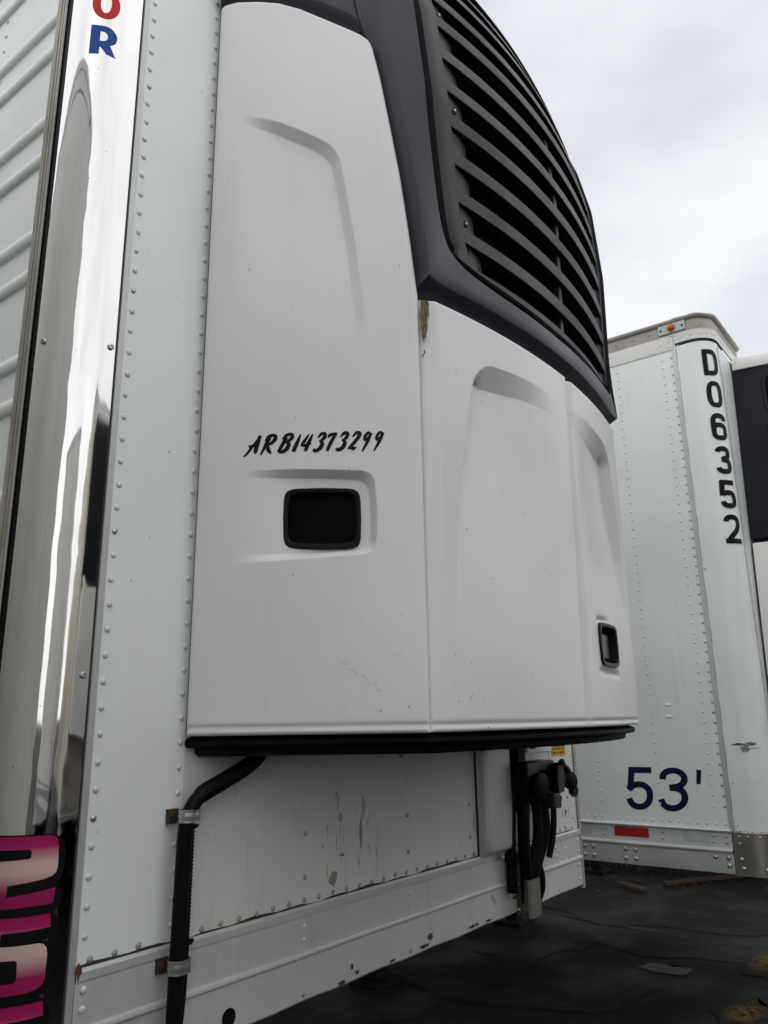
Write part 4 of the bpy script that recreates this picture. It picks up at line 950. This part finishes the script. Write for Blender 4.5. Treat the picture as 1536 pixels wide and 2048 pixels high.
# ------------------------------------------------------------------ second trailer
T2 = empty('refrigerated_trailer', 'white trailer marked D06352 and 53 feet, seen from its riveted side at right', 'trailer', (0, 0, 0), 'trailers parked side by side')
X2, Y2S, Y2A, R2, Y2F = 3.3, -0.295, -0.375, 0.12, -0.495
XR2 = 5.9
def c2(q, z, h=0.0):        # distance along the corner from the vertical seam
    if q < 0.08: return np.array([X2 - h, Y2S - q, z])
    a = (q - 0.08) / R2
    if a < math.pi / 2: return np.array([X2 + R2 - (R2 + h) * math.cos(a), Y2A - (R2 + h) * math.sin(a), z])
    return np.array([X2 + R2 + (a - math.pi / 2) * R2, Y2F - h, z])
Z2B, Z2R, Z2C, Z2M, Z2T = 0.95, 1.146, 3.683, 3.776, 3.85
QS = [0, 0.04, 0.08] + list(np.linspace(0.08, 0.08 + R2 * math.pi / 2, 24)[1:])
s2 = MB().poly([(X2, Y2S, Z2R - 0.01), (X2, 13.0, Z2R - 0.01), (X2, 13.0, Z2C + 0.01), (X2, Y2S, Z2C + 0.01)]).build('side_wall', 'sheet2', T2, fix=False)
cpan = MB().grid([[c2(q, z, 0.001) for q in QS] for z in np.linspace(1.13, Z2C + 0.015, 20)]).build('corner_panel', 'sheet2', T2, smooth=60)
MB().grid([[c2(0.08 + R2 * math.pi / 2 + 0.004 + d, z, 0.0) for d in (0, 2.36)] for z in (1.13, Z2C + 0.015)]).build('front_wall', 'sheet2', T2)
MB().grid([[(p[0], p[1], z) for p in [(5.78, Y2F), (5.86, Y2F + 0.04), (XR2, Y2F + 0.12), (XR2, 13.0), (X2, 13.0)]] for z in (Z2B, Z2C + 0.015)]).build('far_side_wall', 'sheet2', T2)
# seam strip between side sheet and corner panel
MB().box(X2 - 0.0042, X2 + 0.001, Y2S - 0.010, Y2S + 0.012, Z2R - 0.0, Z2C + 0.03).build('seam_strip', 'trim', T2)
n_ = 90; rows = [[], []]
for i in range(n_):
    z = Z2R + (Z2C - Z2R) * i / (n_ - 1); j = 0.0016 * math.sin(i * 0.9) + 0.001 * math.sin(i * 0.31)
    rows[0].append((X2 - 0.0045, Y2S - 0.0095 + j * 0.4, z)); rows[1].append((X2 - 0.0015, Y2S - 0.0135 + j, z))
MB().grid(rows).build('seam_sealant', 'mould', T2, fix=False)
qf = 0.08 + R2 * math.pi / 2
MB().grid([[c2(qf - 0.008, z, 0.001), c2(qf - 0.008, z, 0.005), c2(qf + 0.012, z, 0.005), c2(qf + 0.012, z, 0.0)] for z in (1.13, Z2C)]).build('front_edge_trim', 'trim', T2)
# top rail, weathered upper strip, roof lip
def rail2(name, prof, mat, q0, q1, ylen=13.0, sm=30, wob=0.0):
    st = []
    if ylen is not None: st += [(ylen - t * (ylen - Y2S), None) for t in np.linspace(0, 1, 30)] if q0 <= 0 else []
    qs = list(np.linspace(max(q0, 0), q1, 30)) if q1 > 0 else []
    rows = []
    for h, z in prof:
        r_ = []
        for i, (y, _) in enumerate(st): r_.append((X2 - h - wob * math.sin(y * 31) * 0.5, y, z + wob * math.sin(y * 17 + z * 40)))
        for q in qs[(1 if st else 0):]: r_.append(c2(q, z + wob * math.sin(q * 60), h))
        rows.append(r_)
    return MB().grid(rows).build(name, mat, T2, smooth=sm)
qe = qf + 0.5
tr = rail2('top_rail', [(0.0, Z2C), (0.005, Z2C + 0.001), (0.0055, Z2C + 0.004), (0.0055, Z2M - 0.004), (0.008, Z2M - 0.001), (0.002, Z2M)], 'cap_white', -1, -1)
trc = rail2('corner_top_rail', [(0.0, Z2C + 0.032), (0.0055, Z2C + 0.033), (0.0058, Z2M - 0.006), (0.0075, Z2M - 0.001), (0.002, Z2M + 0.0005)], 'cap_white', 0.002, qe, None)
us_ = rail2('roof_edge_strip', [(-0.004, Z2M - 0.006), (0.001, Z2M + 0.003), (0.0, Z2T)], 'mould', -1, qe, 13.0)
rail2('roof_lip', [(0.0, Z2T - 0.008), (0.012, Z2T - 0.006), (0.020, Z2T + 0.002), (0.020, Z2T + 0.012), (0.008, Z2T + 0.020), (-0.12, Z2T + 0.034)], 'mould', -1, qe, 13.0, 50, 0.0022)
MB().poly([(X2 + 0.1, 13, Z2T + 0.03), (X2 + 0.1, Y2F + 0.1, Z2T + 0.03), (XR2, Y2F + 0.1, Z2T + 0.03), (XR2, 13, Z2T + 0.03)]).build('roof', 'sheet2', T2, fix=False)
# marker lamp on its bracket
bk = MB().box(X2 - 0.014, X2 - 0.001, -0.372, -0.222, Z2M + 0.008, Z2T - 0.010, 0.002).build('lamp_bracket', 'tape_white', T2)
MB().lathe([(0.022, 0.0), (0.022, 0.006), (0.018, 0.014), (0.010, 0.021), (0, 0.0225)], (X2 - 0.014, -0.297, Z2M + 0.036), (-1, 0, 0), 16).build('marker_lamp', 'amber', bk, smooth=40)
for y in (-0.237, -0.357): rivet((X2 - 0.014, y, Z2M + 0.034), (-1, 0, 0), bk, 0.006, 0.003, 'under', 'screw', 'screw')
for y in (-0.16, -0.075, 0.03, 0.12, 0.22): rivet((X2 - 0.001, y, Z2M + 0.035), (-1, 0, 0), us_, 0.008, 0.004, 'mould', 'screw', 'screw')
# rivets
for yc, r_ in ((0.355, 0.0058), (0.040, 0.0058), (-0.223, 0.0058), (-0.274, 0.0068)):
    for k in range(49):
        z = 3.637 - 0.0497 * k
        if z < 1.19: break
        rivet((X2, yc + RNG.normal() * 0.0006, z + RNG.normal() * 0.0007), (-1, 0, 0), s2, r_, 0.004, 'rivet_metal' if r_ > 0.006 else 'rivet')
for k in range(19): rivet((X2, 0.487 - 0.0445 * k if k < 18 else -0.325, 1.170), (-1, 0, 0), s2, 0.0066, 0.004, 'rivet')
for y in (0.07, 0.02, -0.03, -0.09, -0.15, -0.17, -0.19, -0.23): rivet((X2 - 0.0055, y, Z2C + 0.013), (-1, 0, 0), tr, 0.0052, 0.003, 'cap_white')
for y, z in ((0.07, 0.062), (-0.225, 0.045), (-0.272, 0.072), (-0.272, 0.052), (-0.272, 0.022), (-0.285, 0.085)): rivet((X2 - 0.0055, y, Z2C + z), (-1, 0, 0), tr, 0.0062, 0.0035, 'rivet')
for q, dz in ((0.012, 0.080), (0.012, 0.055), (0.05, 0.060), (0.10, 0.062), (0.14, 0.062), (0.18, 0.062), (0.22, 0.062), (0.25, 0.062), (0.29, 0.06), (0.34, 0.06), (0.40, 0.06)):
    p = c2(q, Z2C + dz, 0.0058); n = c2(q, 0, 1.0) - c2(q, 0, 0.0); rivet(p, n, trc, 0.006, 0.0035, 'rivet')
for z in np.arange(1.2, 3.68, 0.075):
    p = c2(qf + 0.004, z, 0.005); rivet(p, (0, -1, 0), cpan, 0.0042, 0.003, 'rivet_metal')
rivet(c2(0.022, 3.70, 0.001), (-1, 0, 0), cpan, 0.005, 0.003, 'rivet'); rivet(c2(0.023, 2.424, 0.001), (-1, 0, 0), cpan, 0.0058, 0.0035, 'rivet_metal')
# bottom rail with bright ridges
rp2 = [(0.0, Z2B), (0.006, Z2B), (0.007, Z2B + 0.004), (0.006, 1.038), (0.010, 1.041), (0.017, 1.047), (0.018, 1.053), (0.014, 1.060), (0.007, 1.063), (0.006, 1.066), (0.006, 1.130), (0.010, 1.133), (0.016, 1.138), (0.017, 1.143), (0.012, 1.149), (0.003, 1.151), (0.0, 1.152)]
yr = np.linspace(Y2S + 0.004, 13.0, 40)
b2 = MB().grid([[(X2 - h, y, z) for y in yr] for h, z in rp2]).build('bottom_rail', 'alu', T2, smooth=35)
tp_ = MB().box(X2 - 0.0078, X2 - 0.0062, 0.112, 0.293, 1.083, 1.129).build('red_reflective_tape', 'tape_red', b2)
for y0, y1 in ((-0.187, -0.062), (0.42, 0.56)):
    tw = MB().box(X2 - 0.0076, X2 - 0.0062, y0, y1, 1.083, 1.127).build('silver_reflective_tape', 'tape_white', b2)
    cy = (y0 + y1) / 2; em = MB()
    for a0, a1, rr in ((0, 360, 0.020),):
        em.grid([[(X2 - 0.0080, cy + r_ * math.cos(R(a)), 1.105 + r_ * math.sin(R(a))) for a in np.linspace(a0, a1, 33)] for r_ in (rr, rr - 0.0028)])
    for (ya, za), (yb, zb_) in (((0.010, -0.012), (0.0, 0.012)), ((0.0, 0.012), (-0.009, -0.011)), ((0.008, -0.003), (-0.008, -0.002))):
        em.poly([(X2 - 0.0081, cy + ya - 0.0015, 1.105 + za), (X2 - 0.0081, cy + ya + 0.0015, 1.105 + za), (X2 - 0.0081, cy + yb + 0.0015, 1.105 + zb_), (X2 - 0.0081, cy + yb - 0.0015, 1.105 + zb_)])
    em.build('round_emblem', 'tape_mark', tw, fix=False)
for y in (0.352, 0.041, -0.205, -0.268):
    for z in (1.116, 1.088): rivet((X2 - 0.006, y, z), (-1, 0, 0), b2, 0.0064, 0.004, 'rivet_metal')
for y, zs in ((0.466, (1.021, 0.978)), (0.416, (1.021, 0.978)), (0.241, (1.021, 0.978)), (0.189, (1.021, 0.978)), (-0.206, (1.021,)), (-0.266, (1.021, 0.986))):
    for z in zs: rivet((X2 - 0.0065, y, z), (-1, 0, 0), b2, 0.0115, 0.0075, 'rivet_metal', 'dome', 'bolt')
# dull stainless corner cover
sc2 = MB().grid([[c2(q, z, h) for q in [-0.0] + list(np.linspace(0.006, qe - 0.2, 30))] for z, h in ((0.946, 0.0), (0.946, 0.008), (1.137, 0.008), (1.1375, 0.0))]).build('corner_cover', 'steel', T2, smooth=40)
for q in (0.03, 0.07, 0.12, 0.17, 0.23, 0.28):
    p = c2(q, 1.120, 0.008); n = c2(q, 0, 1.0) - c2(q, 0, 0.0); rivet(p, n, sc2, 0.006, 0.0035, 'rivet_metal')
for q, z in ((0.03, 1.018), (0.035, 0.978), (0.135, 0.978), (0.03, 1.088)):
    p = c2(q, z, 0.008); n = c2(q, 0, 1.0) - c2(q, 0, 0.0); rivet(p, n, sc2, 0.0105 if z < 1.05 else 0.006, 0.006, 'rivet_metal', 'dome', 'bolt')
rg = np.random.default_rng(8); ck = MB()
for i in range(60):
    q = rg.uniform(0.004, 0.2); z = 1.139 + rg.uniform(-0.001, 0.006); s_ = rg.uniform(0.001, 0.004)
    ck.poly([c2(q - s_, z, 0.0086), c2(q + s_, z, 0.0086), c2(q + s_ * 0.3, z + s_ * rg.uniform(0.4, 1.5), 0.0086)])
ck.build('flaked_sealant', 'scuff', T2, fix=False)
# lettering: vertical unit number and trailer length
def cmap(h): return lambda x, y: tuple(c2(x, y, h))
qa, qb = 0.080 + R2 * R(29), 0.080 + R2 * R(75)
CW, CH, CS = 0.094, 0.152, 0.0265
def ell(cx, cy, rx, ry, a0, a1, n=12): return [(cx + rx * math.cos(R(a0 + (a1 - a0) * k / n)), cy + ry * math.sin(R(a0 + (a1 - a0) * k / n))) for k in range(n + 1)]
e_ = CS / 2; cxm = CW / 2
def sup(cx, cy, rx, ry, a0, a1, n=20, p=0.72):
    return [(cx + rx * math.copysign(abs(math.cos(R(a))) ** p, math.cos(R(a))), cy + ry * math.copysign(abs(math.sin(R(a))) ** p, math.sin(R(a)))) for a in np.linspace(a0, a1, n + 1)]
CHS = {'D': [[(e_, 0), (e_, CH)], [(e_ * 0.4, CH - e_ * 0.85)] + sup(CW * 0.46, CH / 2, CW * 0.54 - e_, CH / 2 - e_ * 0.85, 90, -90) + [(e_ * 0.4, e_ * 0.85)]],
       '0': [sup(cxm, CH / 2, cxm - e_, CH / 2 - e_ * 0.9, 90, 450, 36)],
       '6': [sup(cxm, CH * 0.325, cxm - e_, CH * 0.325 - e_ * 0.9, 0, 360, 30), [(e_, CH * 0.33), (e_, CH * 0.62)] + sup(cxm, CH * 0.64, cxm - e_, CH * 0.36 - e_ * 0.9, 175, 12, 16)],
       '3': [sup(cxm - 0.002, CH * 0.745, cxm - e_ - 0.003, CH * 0.255 - e_ * 0.9, 168, -60, 18) + [(cxm - 0.012, CH * 0.53)], [(cxm - 0.014, CH * 0.525)] + sup(cxm - 0.001, CH * 0.29, cxm - e_, CH * 0.29 - e_ * 0.9, 62, -168, 20)],
       '5': [[(e_ * 0.6, CH - e_ * 0.9), (CW * 0.93, CH - e_ * 0.9)], [(e_ * 1.25, CH - 0.002), (e_ * 0.95, CH * 0.44)], sup(cxm - 0.001, CH * 0.315, cxm - e_, CH * 0.315 - e_ * 0.9, 148, -168, 26)],
       '2': [sup(cxm, CH * 0.715, cxm - e_, CH * 0.285 - e_ * 0.9, 172, -18, 18) + [(CW * 0.70, CH * 0.44), (CW * 0.36, CH * 0.23), (CW * 0.18, CH * 0.06)], [(0.001, e_ * 0.9), (CW, e_ * 0.9)]]}
for i, ch in enumerate("D06352"):
    zc_ = 3.5675 - 0.1895 * i - CH / 2; mb = MB()
    for j, st in enumerate(CHS[ch]):
        ribbon(mb, st, [CS] * len(st), lambda a, b, h: c2(qa + a, zc_ + b, h), 0.0042 + 0.0003 * j, 0.0043 + 0.0003 * j, 12 if len(st) < 5 else 2)
    mb.build('painted_character', 'ink', cpan, fix=False)
def zm(x, y, h):
    vt = 345 + 0.035 * (x - 610); vb = 655 + 0.074 * (x - 590)
    return (X2 - h, 0.216 - (x - 491) * 0.000736, 1.426 - 0.208 * (y - vt) / (vb - vt))
for nm, sts in (('digit_five', [[(527, 365), (600, 366), (691, 369)], [(550, 347), (540, 420), (526, 512)], [(512, 508), (545, 482), (590, 471), (632, 482), (659, 515), (664, 555), (652, 598), (622, 627), (585, 636), (548, 627), (522, 600), (513, 572)]]),
                ('digit_three', [[(763, 438), (772, 402), (805, 378), (848, 373), (888, 388), (912, 420), (908, 456), (880, 485), (840, 497), (804, 499)], [(806, 501), (850, 505), (886, 522), (903, 556), (897, 600), (868, 635), (825, 651), (783, 645), (752, 620), (740, 583)]])):
    mb = MB()
    for j, st in enumerate(sts): ribbon(mb, st, [45] * len(st), zm, 0.0010 + 0.0003 * j, 0.0011 + 0.0003 * j, 4)
    mb.build(nm, 'navy', s2, fix=False)
MB().poly([zm(x, y, 0.0012) for x, y in ((1000, 368), (1033, 370), (1017, 475), (990, 475))]).build('foot_mark', 'navy', s2, fix=False)
# gouge on the corner panel, and two pressed dents in the side sheet
gg = MB(); rg = np.random.default_rng(21)
def cblob(q0, z0, rq, rz, h, seed, n=26, rough=0.55):
    r2 = np.random.default_rng(seed); ph = r2.uniform(0, 6.28, 7); am = r2.uniform(0.1, 1, 7); pts = []
    for i in range(n):
        a = 2 * math.pi * i / n; k = 1 + rough * sum(am[j] * math.sin((j + 1) * a + ph[j]) for j in range(7)) / 3.2
        pts.append(c2(q0 + rq * k * math.cos(a), z0 + rz * k * math.sin(a), h))
    return pts
MB().poly(cblob(0.105, 1.522, 0.017, 0.018, 0.0026, 3)).build('gouge_scrape', 'bare', cpan, fix=False)
MB().poly(cblob(0.105, 1.543, 0.048, 0.005, 0.0032, 4)).build('gouge', 'scuff', cpan, fix=False)
MB().poly(cblob(0.135, 1.547, 0.022, 0.008, 0.0029, 6)).build('gouge_scrape', 'bare', cpan, fix=False)
for i in range(7): MB().poly(cblob(rg.uniform(0.06, 0.15), 1.535 + rg.uniform(-0.02, 0.02), rg.uniform(0.005, 0.03), 0.0008, 0.0034 + i * 0.0001, 40 + i)).build('scratch_mark', 'scuff', cpan, fix=False)
for i, (q, z, a) in enumerate(((0.035, 3.58, 1), (0.05, 2.97, 1), (0.06, 2.94, 1), (0.055, 2.88, 1), (0.04, 3.30, 1), (0.03, 1.36, 0), (0.10, 1.37, 0), (0.04, 1.62, 0))):
    MB().poly([c2(q - 0.010, z - 0.012 * a, 0.0026), c2(q + 0.010, z + 0.012 * a, 0.0026), c2(q + 0.011, z + 0.013 * a + 0.001, 0.0026), c2(q - 0.008, z - 0.010 * a + 0.0012, 0.0026)]).build('scratch_mark', 'bare', cpan, fix=False)
for z in (1.735, 1.675):
    rows = []
    for t in np.linspace(-1, 1, 17):
        rows.append([(X2 - 0.0003 - 0.0045 * (1 - t * t) * f, -0.052 + 0.022 * t, z + dz) for dz, f in ((0.014, 0.0), (0.007, 0.35), (0.002, 1.0), (-0.002, 0.1), (-0.004, 0))])
    MB().grid(rows).build('dent_ridge', 'sheet2', s2, smooth=60)
undercarriage(T2, X2, XR2, Y2F, 13.0, Z2B)

# ------------------------------------------------------------------ unit on the second trailer
U2 = empty('refrigeration_unit', 'black and white refrigeration unit with off-white cap, at the right picture edge', 'refrigeration unit', (0, 0, 0), 'trailer refrigeration units')
def u2x(z): return float(np.interp(z, [1.6, 1.8, 2.59, 3.1, 3.71], [3.475, 3.49, 3.575, 3.63, 3.70]))
YW = Y2F - 0.012
def u2ring(z, dx=0.0, dy=0.0, yb=YW):
    x = u2x(z) + dx; xr = 9.2 - x
    f = [(x, yb), (x + 0.03, YW - 0.20), (x + 0.06, YW - 0.36 + dy)]
    pts = f + [(4.6 + t * (4.6 - x - 0.14), YW - 0.42 + dy - 0.06 * (1 - t * t)) for t in np.linspace(-1, 1, 9)] + [(9.2 - p[0], p[1]) for p in f[::-1]]
    return [(p[0], p[1], z) for p in pts]
MB().grid([u2ring(2.60, 0.05), u2ring(2.60), u2ring(2.62, -0.004), u2ring(3.0), u2ring(3.3), u2ring(3.63)]).build('upper_housing', 'navy_black', U2, smooth=40)
MB().grid([u2ring(3.625, 0.02), u2ring(3.63, -0.012), u2ring(3.66, -0.016), u2ring(3.70, -0.006), u2ring(3.725, 0.03, 0.04), u2ring(3.735, 0.3, 0.2)]).poly(u2ring(3.735, 0.3, 0.2)).build('top_cap', 'cap_white', U2, smooth=50)
MB().grid([u2ring(1.60, 0.03, 0.03), u2ring(1.605, 0.0), u2ring(1.62, -0.004), u2ring(2.1, -0.002), u2ring(2.56, -0.002), u2ring(2.578, 0.004), u2ring(2.582, 0.03, 0.02)]).poly(u2ring(1.60, 0.03, 0.03)).build('lower_door', 'cap_white', U2, smooth=40)
# louvred opening on the side: recessed dark pocket with rounded frames
def sidep(y, z, h):
    x = u2x(z) + 0.03 * min(1, (YW - y) / 0.2) + max(0, (YW - 0.2 - y)) * 0.18; return (x - h, y, z)
ya, yb_ = YW - 0.150, YW - 0.34
for z0, z1 in ((3.34, 3.56), (2.98, 3.28), (2.68, 2.92)):
    o_ = []
    for h, ins in ((0.0015, -0.012), (0.008, -0.008), (0.008, 0.0), (0.002, 0.006)):
        q = []
        for i in range(32):
            a = 2 * math.pi * i / 32; e = 0.35; cy, cz = math.copysign(abs(math.cos(a)) ** e, math.cos(a)), math.copysign(abs(math.sin(a)) ** e, math.sin(a))
            q.append(sidep((ya + yb_) / 2 + cy * ((ya - yb_) / 2 - ins), (z0 + z1) / 2 + cz * ((z1 - z0) / 2 - ins), h))
        o_.append(q)
    lv_ = MB().grid(o_, close_u=True).build('louvre_frame', 'navy_black', U2, smooth=40)
    MB().poly([(p[0] - 0.0005, p[1], p[2]) for p in o_[-1]]).build('louvre_opening', 'core', lv_, fix=False)

# ------------------------------------------------------------------ trailers seen only in the polished corner or through the gap
def copy_tree(o, parent=None):
    c = o.copy(); COL.objects.link(c); c.parent = parent
    for ch in list(o.children): copy_tree(ch, c)
    return c
YO = -3.4
simple_trailer('van_trailer', -3.75, -1.14, -1.05, 12.3, 1.05, 4.12, 'grey_van', 'pale grey trailer across the narrow aisle, seen only reflected in the polished corner')
simple_trailer('van_trailer', 7.70, 10.30, -0.20, 13.4, 0.74, 3.75, 'sheet2', 'trailer beyond the numbered one, only its landing foot showing below', tape=True)
simple_trailer('van_trailer', 1.30, 3.9, YO - 13.5, YO, 1.05, 4.0, 'tan', 'beige trailer parked nose to nose with the near one, seen only reflected', front='+')
simple_trailer('van_trailer', -3.3, -0.7, YO - 15.0, YO - 1.2, 1.05, 4.0, 'grey_van', 'grey trailer facing the pale grey one across the yard, seen only reflected', front='+')
U3 = copy_tree(U2)
U3.location = (2.6 + 4.6, YO + Y2F + 0.008, 0); U3.rotation_euler = (0, 0, math.pi)
U3['label'] = 'black and white refrigeration unit on the facing beige trailer, seen only reflected in polished metal'
